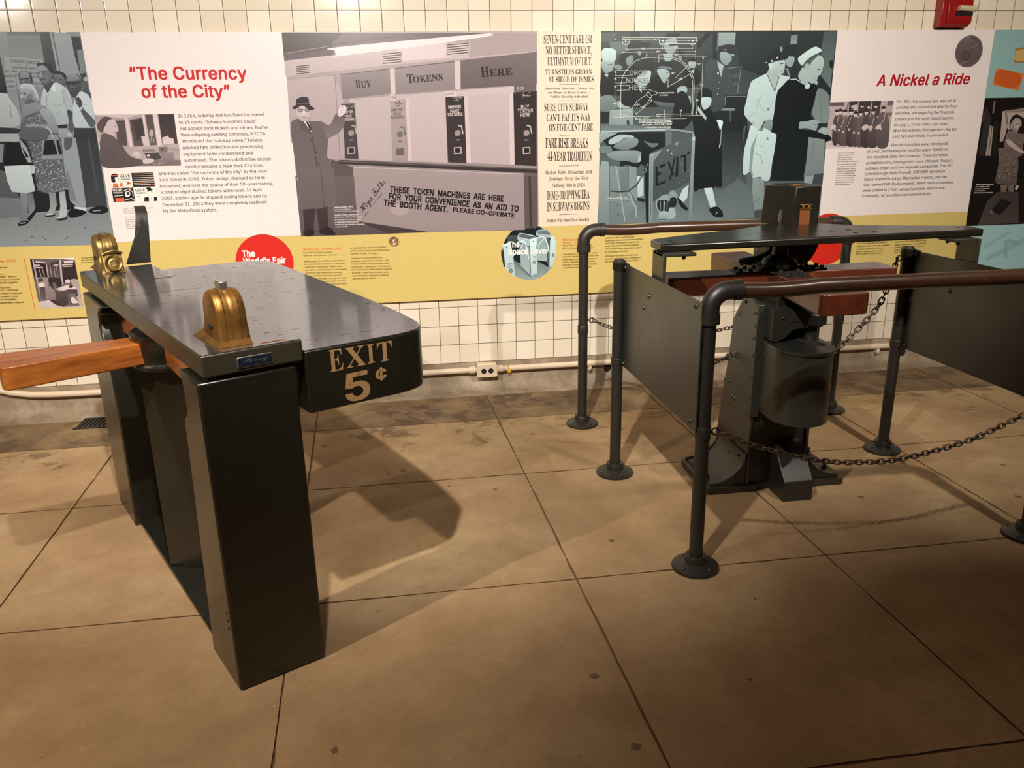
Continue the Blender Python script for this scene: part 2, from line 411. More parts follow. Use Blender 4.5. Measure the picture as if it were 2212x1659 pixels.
def G_BLUE(v): v = v**.95; return (.06+v*.83, .08+v*.92, .095+v*.92)
def G_GREY(v): return (.06+v*.86, .07+v*.92, .085+v*.94)
def G_SEP(v):
    v = v**.88; return (.12+v*.84, .09+v*.80, .10+v*.80)
def G_DARK(v): return (.08+v*.80, .065+v*.73, .065+v*.70)
STEP = .00002
class Print:
    def __init__(s, name, y=-.0203, origin=Vector((0, 0, 0))):
        s.name = name; s.y = y; s.k = 0; s.v = []; s.f = []; s.c = []; s.org = origin; s.rng = random.Random(hash(name) % 1000 if False else len(name)*7+3)
    def raw(s, pts, cols, faces=None, dy=None):
        n = len(s.v); y = s.y - s.k*STEP if dy is None else dy
        s.v += [(q[0]-s.org.x, y-s.org.y-(q[2] if len(q) > 2 else 0), q[1]-s.org.z) for q in pts]; s.c += [(lin(c[0]), lin(c[1]), lin(c[2]), 1) for c in cols]
        s.f += [tuple(i+n for i in f) for f in (faces or [tuple(range(len(pts)))])]
        s.k += 1
    def rect(s, x0, x1, z0, z1, c, c2=None):
        c2 = c2 or c; s.raw([(x0, z0), (x1, z0), (x1, z1), (x0, z1)], [c2, c2, c, c])
    def draw(s, frame, pal, text):
        ox, oy, sc = frame; W = lambda x, y: on_wall(ox+x*sc, oy+y*sc, s.y)
        for ln in text.strip().splitlines():
            tk = ln.split()
            if not tk or tk[0].startswith('#'): continue
            cmd, col = tk[0], tk[1]
            if cmd == 'e':
                cx, cy = map(float, tk[2].split(',')); rx, ry = map(float, tk[3].split(',')); a = math.radians(float(tk[4])) if len(tk) > 4 else 0
                pts = [(cx+rx*math.cos(t)*math.cos(a)-ry*math.sin(t)*math.sin(a), cy+rx*math.cos(t)*math.sin(a)+ry*math.sin(t)*math.cos(a)) for t in [2*math.pi*i/18 for i in range(18)]]
            elif cmd == 't':
                cnt, size = int(tk[2]), float(tk[3]); pts = [tuple(map(float, q.split(','))) for q in tk[4:]]
                lo, hi = map(float, col.split(':')); s._scatter(pts, cnt, size, lo, hi, pal, W); continue
            else: pts = [tuple(map(float, q.split(','))) for q in tk[(3 if cmd == 'l' else 2):]]
            if cmd == 's':
                q = []; n = len(pts)
                for i in range(n):
                    p0, p1, p2, p3 = pts[i-1], pts[i], pts[(i+1) % n], pts[(i+2) % n]
                    for t in (0, .25, .5, .75):
                        q.append(tuple(.5*(2*p1[j]+(p2[j]-p0[j])*t+(2*p0[j]-5*p1[j]+4*p2[j]-p3[j])*t*t+(3*p1[j]-p0[j]-3*p2[j]+p3[j])*t**3) for j in (0, 1)))
                pts = q
            if cmd == 'l':
                wd = float(tk[2])/2; cc = pal(float(col))
                fs = []; vs = []
                for a, b in zip(pts, pts[1:]):
                    d = Vector((b[0]-a[0], b[1]-a[1])); 
                    if d.length == 0: continue
                    d.normalize(); nx, ny = -d.y*wd, d.x*wd; ex, ey = d.x*wd*.5, d.y*wd*.5; i = len(vs)
                    vs += [(a[0]-ex+nx, a[1]-ey+ny), (a[0]-ex-nx, a[1]-ey-ny), (b[0]+ex-nx, b[1]+ey-ny), (b[0]+ex+nx, b[1]+ey+ny)]; fs.append((i, i+1, i+2, i+3))
                s.raw([W(*p)+((i//4 % 3)*STEP*.2,) for i, p in enumerate(vs)], [cc]*len(vs), fs); continue
            if ':' in col or '>' in col:
                ax = 1 if ':' in col else 0; a, b = map(float, col.replace('>', ':').split(':'))
                lo = min(p[ax] for p in pts); hi = max(p[ax] for p in pts)
                cols = [pal(a+(b-a)*(p[ax]-lo)/max(hi-lo, 1e-6)) for p in pts]
            else: cols = [pal(float(col))]*len(pts)
            s.raw([W(*p) for p in pts], cols)
    def _scatter(s, poly, cnt, size, lo, hi, pal, W):
        def inside(x, y):
            r = False; n = len(poly)
            for i in range(n):
                (x0, y0), (x1, y1) = poly[i], poly[i-1]
                if (y0 > y) != (y1 > y) and x < (x1-x0)*(y-y0)/(y1-y0)+x0: r = not r
            return r
        xs = [p[0] for p in poly]; ys = [p[1] for p in poly]; vs = []; cs = []; fs = []; g = s.rng; k = 0
        for _ in range(cnt*6):
            if k >= cnt: break
            x, y = g.uniform(min(xs), max(xs)), g.uniform(min(ys), max(ys))
            if not inside(x, y): continue
            k += 1; a = g.uniform(0, 6.3); r = size*g.uniform(.5, 1.2); r2 = r*g.uniform(.35, .8); c = pal(g.uniform(lo, hi)); i = len(vs)
            for t in range(5):
                th = a+t*1.2566; vs.append(W(x+r*math.cos(th), y+r2*math.sin(th))); cs.append(c)
            fs.append(tuple(range(i, i+5)))
        if vs: s.raw(vs, cs, fs)
    def text(s, frame, st, x0, y0, x1, y1, col, style='sans', cap=None, res=2, spacing=1.0):
        ox, oy, sc = frame
        p0 = Vector(on_wall(ox+x0*sc, oy+y0*sc, s.y)); p1 = Vector(on_wall(ox+x1*sc, oy+y1*sc, s.y))
        hcap = None
        if cap:
            q = Vector(on_wall(ox+x0*sc, oy+(y0-cap)*sc, s.y)); hcap = abs(q.y-p0.y)
        yk = s.y - s.k*STEP; s.k += 1
        def cb(copies, fs, capu):
            xs = [v[0] for c_ in copies for v in c_]; a, b = min(xs), max(xs); d = p1-p0; L = d.length; d = d.normalized(); n = Vector((-d.y, d.x))
            kx = L/(b-a); ky = hcap/capu if hcap else kx
            for j, vs in enumerate(copies):
                s.raw([tuple(p0+d*((v[0]-a)*kx)+n*(v[1]*ky))+(v[2]*STEP*.04,) for v in vs], [col]*len(vs), fs, yk-j*STEP*.15)
        request_text(st, style, cb, res, spacing)
    def lines(s, frame, rows, col, style='sans', cap=None, res=1):
        for r in rows: s.text(frame, r[0], r[1], r[2], r[3], r[4], col, style, r[5] if len(r) > 5 else cap, res)
    def build(s, parent, label=None, material=None):
        m = bpy.data.meshes.new(s.name); m.from_pydata(s.v, [], s.f)
        ca = m.color_attributes.new('Col', 'FLOAT_COLOR', 'POINT')
        flat = [c for col in s.c for c in col]; ca.data.foreach_set('color', flat)
        m.materials.append(material or M['pr']); m.update()
        # face the room
        bm = bmesh.new(); bm.from_mesh(m)
        for f in bm.faces:
            if f.normal.y > 0: f.normal_flip()
        bm.to_mesh(m); bm.free()
        o = bpy.data.objects.new(s.name, m); COL.objects.link(o); o.parent = parent
        if label: o['label'] = label
        return o

# ------------------------------------------------------------------ setting: wall, kerb, floor, ceiling
def struct(mb, name, m, bevel=0, label=None, cat=None):
    o = mb.build(name, m, None, bevel); return tag(o, label, cat, None, 'structure')
XL, XR, YF, ZC = -4.2, 8.2, -8.6, 3.0
b = MB(); b.box(XL, XR, 0, .2, TZ, ZC)
struct(b, 'wall_back', M['tile'], 0, 'cream glazed tile wall behind the exhibit panels', 'wall')
b = MB(); b.box(XL-.2, XL, YF, .2, 0, ZC); struct(b, 'wall_left', M['plaster'], 0, 'plain side wall at the left end of the hall', 'wall')
b = MB(); b.box(XR, XR+.2, YF, .2, 0, ZC); struct(b, 'wall_right', M['plaster'], 0, 'plain side wall at the right end of the hall', 'wall')
b = MB(); b.box(XL, XR, YF-.2, YF, 0, ZC); struct(b, 'wall_front', M['plaster'], 0, 'plain wall facing the exhibit panels', 'wall')
b = MB(); b.box(XL, XR, YF, .2, ZC, ZC+.2); struct(b, 'ceiling', M['plaster'], 0, 'painted ceiling over the exhibit hall', 'ceiling')
# stained kerb with a coved foot
prof = [(.2, 0), (.2, TZ-.001), (-.004, TZ-.001), (-.006, .10), (-.008, .055)] + [(-.008-.075*(1-math.cos(math.radians(t))), .055-.05*math.sin(math.radians(t))) for t in (20, 40, 60, 75, 90)] + [(-.105, .0025), (-.13, 0)]
b = MB(); b.prism(prof, 'x', XL, XR)
struct(b, 'baseboard_back', M['curb'], 0, 'stained concrete kerb along the foot of the tile wall', 'kerb')
# floor: slabs with sunk joints, one mesh
xl = [-4.2, -3.5, -2.42, -1.5, -.57, .325, 1.268, 2.205, 3.105, 3.955, 4.85, 5.75, 6.65, 8.2]
yl = [.2, -.53, -1.245, -2.135, -3.055, -3.97, -4.89, -5.8, -6.72, -8.6]
SK = .037
b = MB(); rg = random.Random(5)
for i in range(len(xl)-1):
    for j in range(len(yl)-1):
        gx = .0034; y0, y1 = yl[j+1], yl[j]
        def X(k, y, s): return xl[k] + (SK*(-y-.0) if 0 < k < len(xl)-1 else 0) + s
        gy0 = .0036 if j+1 < len(yl)-1 else 0; gy1 = .0036 if j > 0 else 0
        a = [(X(i, y0, gx), y0+gy0), (X(i+1, y0, -gx), y0+gy0), (X(i+1, y1, -gx), y1-gy1), (X(i, y1, gx), y1-gy1)]
        # slightly wavy worn edges
        pts = []
        for q in range(4):
            p, r = a[q], a[(q+1) % 4]
            for t in range(12):
                f = t/12; wv = 0 if t == 0 else rg.uniform(-.0022, .0022)
                d = Vector((r[0]-p[0], r[1]-p[1])).normalized()
                pts.append((p[0]+(r[0]-p[0])*f-d.y*wv, p[1]+(r[1]-p[1])*f+d.x*wv))
        n = len(pts); vs = [(x, y, 0) for x, y in pts]+[(x, y, -.0035) for x, y in pts]
        b.add(vs, [tuple(range(n))]+[(k, k+n, (k+1) % n+n, (k+1) % n) for k in range(n)])
fm = b.mesh('floor', M['floor'], 0); fm.materials.append(M['joint']); fm.materials.append(M['gutter'])
bm = bmesh.new(); bm.from_mesh(fm)
vv = [bm.verts.new(p) for p in ((XL, YF, -.0035), (XR, YF, -.0035), (XR, .2, -.0035), (XL, .2, -.0035))]
f = bm.faces.new(vv); f.material_index = 1
for fc in bm.faces:
    if len(fc.verts) == 4 and fc is not f: fc.material_index = 1
    elif len(fc.verts) > 4 and fc.calc_center_median().y > -.53: fc.material_index = 2
vv = [bm.verts.new(p) for p in ((XL, YF, -.1), (XR, YF, -.1), (XR, .2, -.1), (XL, .2, -.1))]
f2 = bm.faces.new(vv[::-1]); f2.material_index = 1
bm.to_mesh(fm); bm.free()
fo = bpy.data.objects.new('floor', fm); COL.objects.link(fo); tag(fo, 'worn brown concrete paving with sunk joints', 'floor', None, 'structure')

# ------------------------------------------------------------------ exhibit panels on the tile wall
ML, MR, MB0, MT, MY = -.75, 5.143, .541, 1.926, .927
MO = Vector((2.2, 0, MB0))
mural = empty('exhibit_panel', 'long museum panel of photographs, red headings and an olive yellow band', 'exhibit panel', MO)
b = MB(); b.box(ML-MO.x, MR-MO.x, -.02, -.0005, 0, MT-MB0); b.build('backing_board', M['board'], mural)
def PRT(name, y=-.0203): return Print(name, y, MO)
RED = (.80, .17, .17); INK = (.33, .29, .29); WHT = (.97, .95, .94); OLI = (.40, .34, .14); ORG = (.88, .42, .22); BLK = (.13, .09, .08)
PAPER = (.945, .905, .90); YEL = (.86, .765, .47); CREAM = (.93, .86, .78)
# --- flat grounds
p = PRT('yellow_band'); p.rect(ML, MR, MB0, MY, YEL); p.build(mural)
p = PRT('white_text_panel'); p.rect(.316, 1.260, MY, MT, PAPER); p.build(mural, 'white text panel headed The Currency of the City')
p = PRT('white_text_panel'); p.rect(4.198, MR, MY, MT, PAPER); p.build(mural, 'white text panel headed A Nickel a Ride')
p = PRT('newspaper_column'); p.rect(2.541, 2.881, MY, MT, CREAM)
f = (1160, 60, .12658)
S = 'serif'; SB = 'serif bold'
p.lines(f, [("SEVEN-CENT FARE OR", 115, 268, 940, 262, 143), ("NO BETTER SERVICE,", 148, 455, 935, 450, 138), ("ULTIMATUM OF I.R.T.", 180, 645, 935, 640, 138),
  ("TURNSTILES GROAN", 142, 800, 935, 797, 88), ("AT SIEGE OF DIMES", 190, 922, 967, 920, 88), ("SURE CITY SUBWAY", 125, 1420, 877, 1412, 122), ("CAN'T PAY ITS WAY", 163, 1594, 915, 1583, 122)], BLK, S, None, 2)
p.lines(f, [("Sensitive  Throats  Choke  Up", 133, 1055, 967, 1052, 36), ("on Worn or Bent Coins\u2014", 190, 1124, 905, 1122, 36), ("Public Quickly Adjusted", 228, 1192, 868, 1190, 36)], BLK, 'sans bold')
p.draw(f, lambda v: BLK, "l 0 5 380,970 727,967\nl 0 4 370,1244 713,1241")
f = (1160, 265, .13566)
p.lines(f, [("ON FIVE-CENT FARE", 193, 135, 888, 124, 112), ("FARE RISE BREAKS", 135, 402, 810, 395, 153), ("44-YEAR TRADITION", 168, 610, 872, 602, 150),
  ("DIME-DROPPING ERA", 163, 1228, 835, 1203, 137), ("IN SUBWAYS BEGINS", 163, 1410, 832, 1385, 135)], BLK, S, None, 2)
p.lines(f, [("Nickel  Rate  Universal  and", 140, 825, 870, 808, 56), ("Inviolate  Since  the  First", 197, 923, 813, 912, 56), ("Subway Ride in 1904", 246, 1027, 765, 1017, 56), ("Riders Pay New Fare Meekly", 165, 1585, 832, 1565, 52)], BLK, 'sans', None, 2)
p.draw(f, lambda v: BLK, "l 0 5 357,202 637,194\nl 0 6 350,690 660,683\nl 0 6 355,1468 637,1452")
newspaper = p

# --- headings and running text
hd = PRT('heading', -.0206); f = (0, 0, .28029)
hd.text(f, "\u201cThe Currency", 1005, 612, 1905, 610, RED, 'sans bold', None, 3)
hd.text(f, "of the City\u201d", 1095, 752, 1778, 748, RED, 'sans bold', None, 3)
hn = PRT('heading', -.0206)
hn.text((1700, 0, .23146), "A Nickel a Ride", 832, 803, 1703, 783, (.70, .10, .15), 'sans bold ital', None, 3)
t1 = PRT('body_text', -.0206)
t1.lines(f, [("In 1953, subway and bus fares increased", 1375, 905, 2037, 893), ("to 15 cents. Subway turnstiles could", 1380, 955, 1968, 945), ("not accept both nickels and dimes. Rather", 1388, 1003, 2073, 993),
 ("than adapting existing turnstiles, NYCTA", 1395, 1052, 2047, 1042), ("introduced the \u2018subway token.\u2019 Tokens", 1402, 1100, 2020, 1090), ("allowed fare collection and processing", 1408, 1150, 2025, 1138),
 ("equipment to be modernized and", 1415, 1200, 1948, 1190), ("automated. The token\u2019s distinctive design", 1422, 1248, 2087, 1235), ("quickly became a New York City icon,", 1428, 1297, 2030, 1285),
 ("and was called \u201cthe currency of the city\u201d by the", 1222, 1350, 1975, 1332), ("in 2003. Token design changed as fares", 1413, 1393, 2043, 1378),
 ("increased, and over the course of their 50-year history,", 1235, 1446, 2103, 1425), ("a total of eight distinct tokens were used. In April", 1241, 1493, 2018, 1473), ("2003, station agents stopped selling tokens and by", 1247, 1540, 2058, 1520),
 ("December 31, 2003 they were completely replaced", 1255, 1590, 2055, 1567), ("by the MetroCard system.", 1261, 1637, 1672, 1628)], INK, 'sans', None, 2)
t1.lines(f, [("New", 1990, 1331, 2060, 1330), ("York Times", 1230, 1397, 1402, 1393)], INK, 'sans ital')
cf = (200, 235, .15974)
t1.lines(cf, [("Joan S. Kelly, Token Clerk, 1966", 418, 1358, 822, 1348), ("New York Transit Museum", 422, 1390, 700, 1384), ("NYCTA Photographic Unit Collection", 426, 1418, 785, 1408), ("Give Tokens, 1950s", 436, 1476, 660, 1470), ("Amelia Opdyke Jones", 442, 1508, 690, 1502), ("New York Transit Museum", 446, 1540, 720, 1533), ("William J. Jones Collection", 450, 1570, 720, 1563), ("Gift of William J. and", 455, 1597, 690, 1592), ("Margarita J. Jones", 460, 1624, 660, 1618)], (.5, .46, .47))
t2 = PRT('body_text', -.0206); f = (1780, 200, .15068)
t2.lines(f, [("In 1904, the subway fare was set at", 1047, 150, 1890, 132), ("a nickel and stayed that way for four", 1035, 235, 1905, 213), ("decades, endangering the financial", 1025, 317, 1862, 297), ("solvency of the rapid transit system.", 1013, 400, 1868, 380),
 ("On July 1, 1948\u2014forty-four years", 1003, 483, 1775, 465), ("after the subway first opened\u2014the ten", 990, 567, 1903, 543), ("cent fare was finally implemented.", 980, 650, 1785, 625), ("Electric turnstiles were introduced", 965, 772, 1770, 750),
 ("in 1920, eliminating the need for paper tickets on", 622, 862, 1778, 830), ("the elevated trains and subways. These turnstiles", 615, 945, 1778, 910), ("accepted coins, making them more efficient. Today\u2019s", 604, 1027, 1843, 990),
 ("subway began as three separate companies: The IRT", 595, 1107, 1843, 1065), ("(Interborough Rapid Transit), BRT/BMT (Brooklyn", 585, 1185, 1730, 1145), ("Rapid Transit/Brooklyn Manhattan Transit), and the", 577, 1265, 1760, 1225),
 ("City-owned IND (Independent). When these companies", 567, 1343, 1852, 1300), ("were unified in 1940, various turnstiles were in use.", 558, 1423, 1738, 1382), ("Eventually, all turnstiles were standardized.", 548, 1503, 1540, 1468)], INK, 'sans', None, 2)
cap = "BMT Conductorettes,|Flatbush Depot, 1917|New York Transit Museum|Lonto-Watson Collection|Gift of the Brooklyn Historical Society|During World War I, transit|companies hired women in|various positions, including|conductors. Considering the|time, it is meaningful that|women were paid the same|as their male counterparts|because they assumed the|same risks and carried the|same responsibilities.".split('|')
ys = [(878, 440), (910, 430), (942, 415), (970, 403), (998, 503), (1040, 455), (1072, 457), (1104, 460), (1137, 452), (1170, 428), (1200, 450), (1232, 435), (1263, 435), (1295, 428), (1328, 370)]
for i, (y, x1) in enumerate(ys): t2.text(f, cap[i], 202-i*3.3, y, x1, y-8, (.42, .37, .37), 'sans bold', None, 1)
# --- yellow band texts
t3 = PRT('band_text', -.0206); f = (640, 500, .11754)
t3.lines(f, [("World\u2019s Fair Turnstile, 1939", 122, 348, 823, 330)], ORG, 'sans bold', None, 2)
t3.lines(f, [("Perey Manufacturing Company", 128, 402, 650, 390), ("New York Transit Museum Collection", 133, 458, 750, 440), ("Beginning in the 1920s, most subway", 145, 567, 893, 545), ("turnstiles were variants of a machine", 148, 618, 885, 600), ("called the Coinpassor, which were", 155, 672, 840, 654), ("one of the earliest types of automated", 160, 727, 922, 706), ("turnstiles and featured technology", 165, 778, 848, 762), ("that could determine the size of a", 172, 832, 840, 815), ("coin. If the fare was correct, the arms", 178, 885, 918, 866), ("unlocked and the passenger was let", 190, 938, 902, 918), ("through. They were quieter and easier", 200, 990, 938, 970),
 ("to maintain than electric turnstiles", 985, 318, 1655, 300), ("and became a mainstay of the entire", 990, 372, 1712, 354), ("system for over 70 years.", 995, 424, 1493, 415), ("Designed to charge twice the", 1003, 507, 1580, 493), ("standard subway fare, this two-slot", 1007, 560, 1700, 543), ("version of the Coinpassor was built", 1012, 612, 1702, 594), ("for the IND\u2019s temporary 1939 World\u2019s", 1015, 668, 1735, 650), ("Fair subway line. Attendance required", 1018, 720, 1758, 702), ("an extra 5 cent fare, so coins were", 1022, 775, 1700, 758), ("collected from customers entering", 1027, 828, 1698, 812), ("and exiting the station.", 1032, 882, 1472, 866)], OLI, 'sans bold')
f = (1200, 380, .27125)
t3.lines(f, [("IND turnstiles,", 58, 518, 215, 514), ("Photo c. 1970s", 58, 540, 214, 535)], ORG, 'sans bold')
t3.lines(f, [("New York Transit Museum", 58, 562, 290, 555), ("NYCTA Photographic Collection", 57, 583, 300, 575), ("John Vassos (1898\u20131985), a noted", 57, 630, 328, 617), ("industrial designer, was hired by the", 57, 650, 342, 638), ("Perey Manufacturing Company in", 57, 673, 330, 663), ("1930 to develop a new automatic", 57, 694, 316, 683), ("turnstile. In addition to introducing", 57, 716, 328, 705), ("curvilinear forms to make the", 57, 738, 285, 728),
 ("apparatus more aesthetically", 397, 500, 627, 490), ("pleasing, Vassos changed the number", 397, 522, 697, 507), ("and angle of the arms to allow the", 397, 543, 667, 530), ("units to be placed closer together.", 397, 565, 667, 553), ("This helped ease congestion caused", 397, 588, 683, 575), ("by increasing ridership.", 397, 612, 577, 603), ("Although this model turnstile was", 393, 645, 655, 633), ("introduced in 1930, they remained in", 393, 668, 677, 655), ("the subway system until the 1990s.", 393, 690, 663, 677)], OLI, 'sans bold')
f = (1600, 380, .27667)
t3.lines(f, [("1921 that eliminated the need for", 905, 533, 1140, 523), ("attendants. Automatic coin-operated", 905, 556, 1163, 543), ("turnstiles appeared in 1921 on", 903, 578, 1110, 567), ("the IRT Lexington Avenue line\u2014", 900, 598, 1117, 588), ("the 4, 5, and 6 trains of today.", 897, 615, 1103, 607), ("replaced in the 1940s because they", 1207, 520, 1450, 508), ("were cumbersome and expensive", 1205, 543, 1447, 530), ("to install and maintain. This one", 1203, 563, 1430, 552), ("served the downtown", 1200, 585, 1350, 576), ("Wall Street until", 1197, 605, 1303, 599)], OLI, 'sans bold')
f = (0, 540, .09042)
t3.lines(f, [("nstile, 1945", -120, 300, 372, 285)], ORG, 'sans bold')
t3.lines(f, [("Collection", -60, 442, 183, 430), ("this article", -80, 590, 95, 583), ("breaker\u201d after a", -100, 658, 395, 650), ("agents since, was used", -150, 728, 465, 715), ("in booth agents.", -80, 805, 438, 792), ("This type", -10, 920, 258, 910), ("in 1931, and over", -90, 985, 438, 970), ("sign hasn\u2019t changed", -100, 1058, 520, 1043), ("you\u2019d expect, many", -110, 1132, 435, 1118), ("out of using these", -90, 1205, 400, 1193), ("occasionally trapped", -70, 1285, 570, 1263)], OLI, 'sans bold')
t3.draw(f, lambda v: ORG, "l 0 12 570,180 838,1445")
t3.lines(f, [("Turnstile Repair", 1940, 200, 2230, 190), ("New York Transit", 1945, 252, 2230, 245), ("NYCTA Photographic", 1952, 305, 2230, 297)], OLI, 'sans bold')

# --- red and photographic discs
def disc(pr, cx, cz, r, c, n=56): pr.raw([(cx+r*math.cos(2*math.pi*i/n), cz+r*math.sin(2*math.pi*i/n)) for i in range(n)], [c]*n)
RR = .150
d1 = PRT('red_disc', -.0208); cx, cz = on_wall(572, 567); disc(d1, cx, cz, RR, (.86, .19, .16))
f = (0, 400, .28029)
d1.text(f, "The", 1867, 553, 1968, 550, WHT, 'sans black', 48, 3); d1.text(f, "World\u2019s Fair", 1875, 612, 2205, 600, WHT, 'sans black', 48, 3)
d2 = PRT('red_disc', -.0208); cx2, cz2 = on_wall(1786, 517); disc(d2, cx2, cz2, RR, (.86, .19, .14))
d3 = PRT('turnstile_photo_disc', -.0208); cx3, cz3 = on_wall(1142.5, 544); disc(d3, cx3, cz3, RR*1.02, (.88, .80, .55)); disc(d3, cx3, cz3, RR, G_BLUE(.05))
f = (1060, 470, .09041)
d3.draw(f, G_BLUE, """
p .45:.62 330,1200 560,1030 940,1200 1100,1040 1400,1190 1480,1150 1330,1330 1150,1450 1000,1490 850,1490 640,1430 480,1330
p .35 540,980 700,1160 960,1400 950,1440 560,1060
t .1:.75 40 14 600,190 1200,180 1260,250 640,260
p .25:.15 380,430 650,420 660,640 420,620
s .8 660,400 760,375 1090,460 1085,700 930,690 665,560
p .35 670,410 760,385 1090,465 930,520 670,460
p .72 655,470 930,560 930,680 700,600 660,560
p .62:.7 690,620 920,700 945,1370 720,1140
p .92:.8 930,520 1090,470 1110,1330 965,1385 940,900
p .95 935,520 1088,475 1090,640 1080,700 935,690
p .08 920,670 940,670 955,1370 940,1350
e .55 1040,1065 38,48
e .12 1010,565 10,12
l .15 8 1000,940 1080,920
l .15 8 1000,990 1075,970
s .7 1100,320 1200,290 1350,290 1455,400 1440,480 1110,440
p .4 1120,335 1340,300 1445,400 1350,410 1120,375
p .6:.7 1115,480 1330,470 1340,1050 1115,1020
p .3 1330,480 1420,520 1400,1190 1340,1060
p .9:.8 1440,430 1520,450 1555,600 1540,950 1475,1160 1400,1195 1420,560
e .5 1490,895 30,45
l .9 30 1100,490 1220,455 1290,470
l .95 26 1290,470 1350,620 1395,820
l .85 24 1270,500 1120,690
l .95 30 640,590 760,560 820,580
l .95 26 820,590 880,800 905,990
l .85 24 800,600 690,760
p .85:.8 285,660 480,600 540,960 580,1420 470,1330 350,1230 320,900
p .95 285,640 430,600 480,640 300,690
p .1 250,760 310,860 350,1220 300,1130 250,900
e .08 372,715 14,16
e .5 480,1270 52,60
l .2 9 400,1110 520,1080
""")
d3.text(f, "Token", 400, 1145, 520, 1115, G_BLUE(.12), 'sans bold', None, 1); d3.text(f, "entry", 410, 1200, 520, 1165, G_BLUE(.12), 'sans bold', None, 1)
d3.text(f, "The", 410, 705, 690, 702, WHT, 'sans black', 130, 3); d3.text(f, "Space Saver", 415, 885, 1385, 855, WHT, 'sans black', 132, 3)

# --- crowd photograph (far left)
p = PRT('crowd_photograph'); crowd = p
p.rect(ML, .316, MY, MT, G_GREY(.5), G_GREY(.52)); f = (0, 60, .14463)
f2 = (0, 290, .14463)
p.draw(f2, G_GREY, """
p .10:.06 -900,0 1290,0 1300,1100 -900,1300
p .34:.26 -900,300 80,560 330,1000 300,1230 -900,1400
p .44:.40 -900,900 330,960 310,1240 -900,1420
p .47:.56 -900,1330 250,1240 700,1180 1300,1120 1605,1080 1694,1650 -900,1700
t .42:.54 90 16 -200,1350 400,1250 1300,1180 1610,1250 1650,1560 -100,1620
t .22:.3 8 13 300,1350 1300,1250 1400,1550 300,1600
# suit trousers at right
p .15:.20 1090,-60 1428,-60 1602,1080 1300,1090 1180,450
p .24 1290,0 1320,0 1470,800 1440,900
s .06 1330,1130 1460,1075 1600,1090 1606,1160 1500,1190 1350,1175
l .6 12 1390,1145 1500,1140
# light trousers
p .58:.56 850,-60 1110,-60 1180,330 1250,800 1290,1100 1200,1130 1050,1000 1000,700 900,300
p .45 1000,500 1060,700 1150,1000 1060,990 1010,800
p .80 1110,1080 1290,1100 1285,1150 1115,1130
s .04 1020,1160 1100,1110 1280,1150 1250,1200 1100,1250 1020,1230
s .30 980,-60 1060,-60 1080,150 1000,240 955,170
# patterned dress
p .30:.34 320,-60 900,-60 960,500 1030,820 720,890 560,840 480,300
t .34:.85 620 11 420,20 640,20 960,480 1020,820 720,880 560,800
t .18:.3 90 12 330,20 480,120 560,600 620,840 560,840
# handbag
p .52 640,10 850,0 890,80 940,370 620,380 630,100
p .04 670,90 800,85 860,300 640,310
p .05 840,90 880,90 930,300 880,300
l .7 12 640,60 610,-40
l .7 12 790,40 740,-60
l .75 8 640,345 940,340
# legs
p .50:.42 300,880 420,880 415,1290 300,1300 325,1100
p .38:.5 410,880 490,880 530,1100 460,1230 430,1200
s .04 265,1350 300,1310 410,1290 430,1310 380,1350 290,1370
l .9 12 300,1330 380,1320
s .05 420,1240 540,1120 560,1130 470,1270 430,1290
p .5:.62 730,870 830,870 850,1060 800,1200 710,1190 750,1080
p .62:.72 880,860 970,850 1000,1100 990,1240 880,1230 900,1080
s .10 670,1200 800,1190 820,1220 700,1240
l .75 14 680,1205 790,1195
s .12 840,1250 990,1225 1000,1270 880,1290
l .8 18 850,1250 980,1235
# left woman: black bag and white skirt
p .66 90,-40 280,-40 230,120 110,100
p .015 90,95 230,125 290,140 340,300 500,445 60,465 80,200
p .62 290,60 400,200 480,420 420,420 330,260
p .04 320,180 400,290 430,340 390,350
p .82:.74 62,475 440,460 530,850 400,880 180,860 110,700
p .74 440,460 520,470 525,580 470,590
p .5 -900,150 60,150 40,420 -900,420
""")

p.draw(f, G_GREY, """
p .50:.58 -900,60 95,60 330,1400 300,1700 -900,1700
p .40:.52 95,62 620,62 660,470 150,420
p .24:.50 95,62 620,62 610,150 110,150
p .18:.12 590,62 742,62 905,700 960,1100 660,500
p .60 740,62 775,62 890,640 850,640
p .28 772,62 790,62 905,660 885,640
p .60:.56 792,62 1060,100 1210,760 930,800
p .55 990,62 1188,62 1200,120
p .10:.2 1060,125 1195,140 1340,1040 1230,800 1110,400
p .48 1150,330 1225,322 1290,670 1205,690
p .04 -900,300 5,430 130,1050 130,1700 -900,1700
p .60 60,430 640,470 690,920 100,920
l .25 6 230,720 330,1300
""")
for a in [("D OUR PASSENGERS", 155, 515, 600, 552, 48), ("EN VENDING MACH", 185, 608, 550, 630, 36), ("BUY  AVE", 78, 665, 262, 668, 36), ("INSTALL", 440, 690, 600, 706, 38), ("TOKENS AT", 65, 745, 265, 735, 36), ("STATION", 440, 745, 580, 752, 36), ("AT YOUR", 90, 825, 210, 820, 32), ("LEISURE", 108, 890, 228, 890, 32), ("CONVENIENCE", 400, 840, 650, 860, 34), ("ADD TO THE", 430, 915, 670, 918, 34)]:
    p.text(f, a[0], a[1], a[2], a[3], a[4], G_GREY(.14), 'sans bold', a[5], 1)
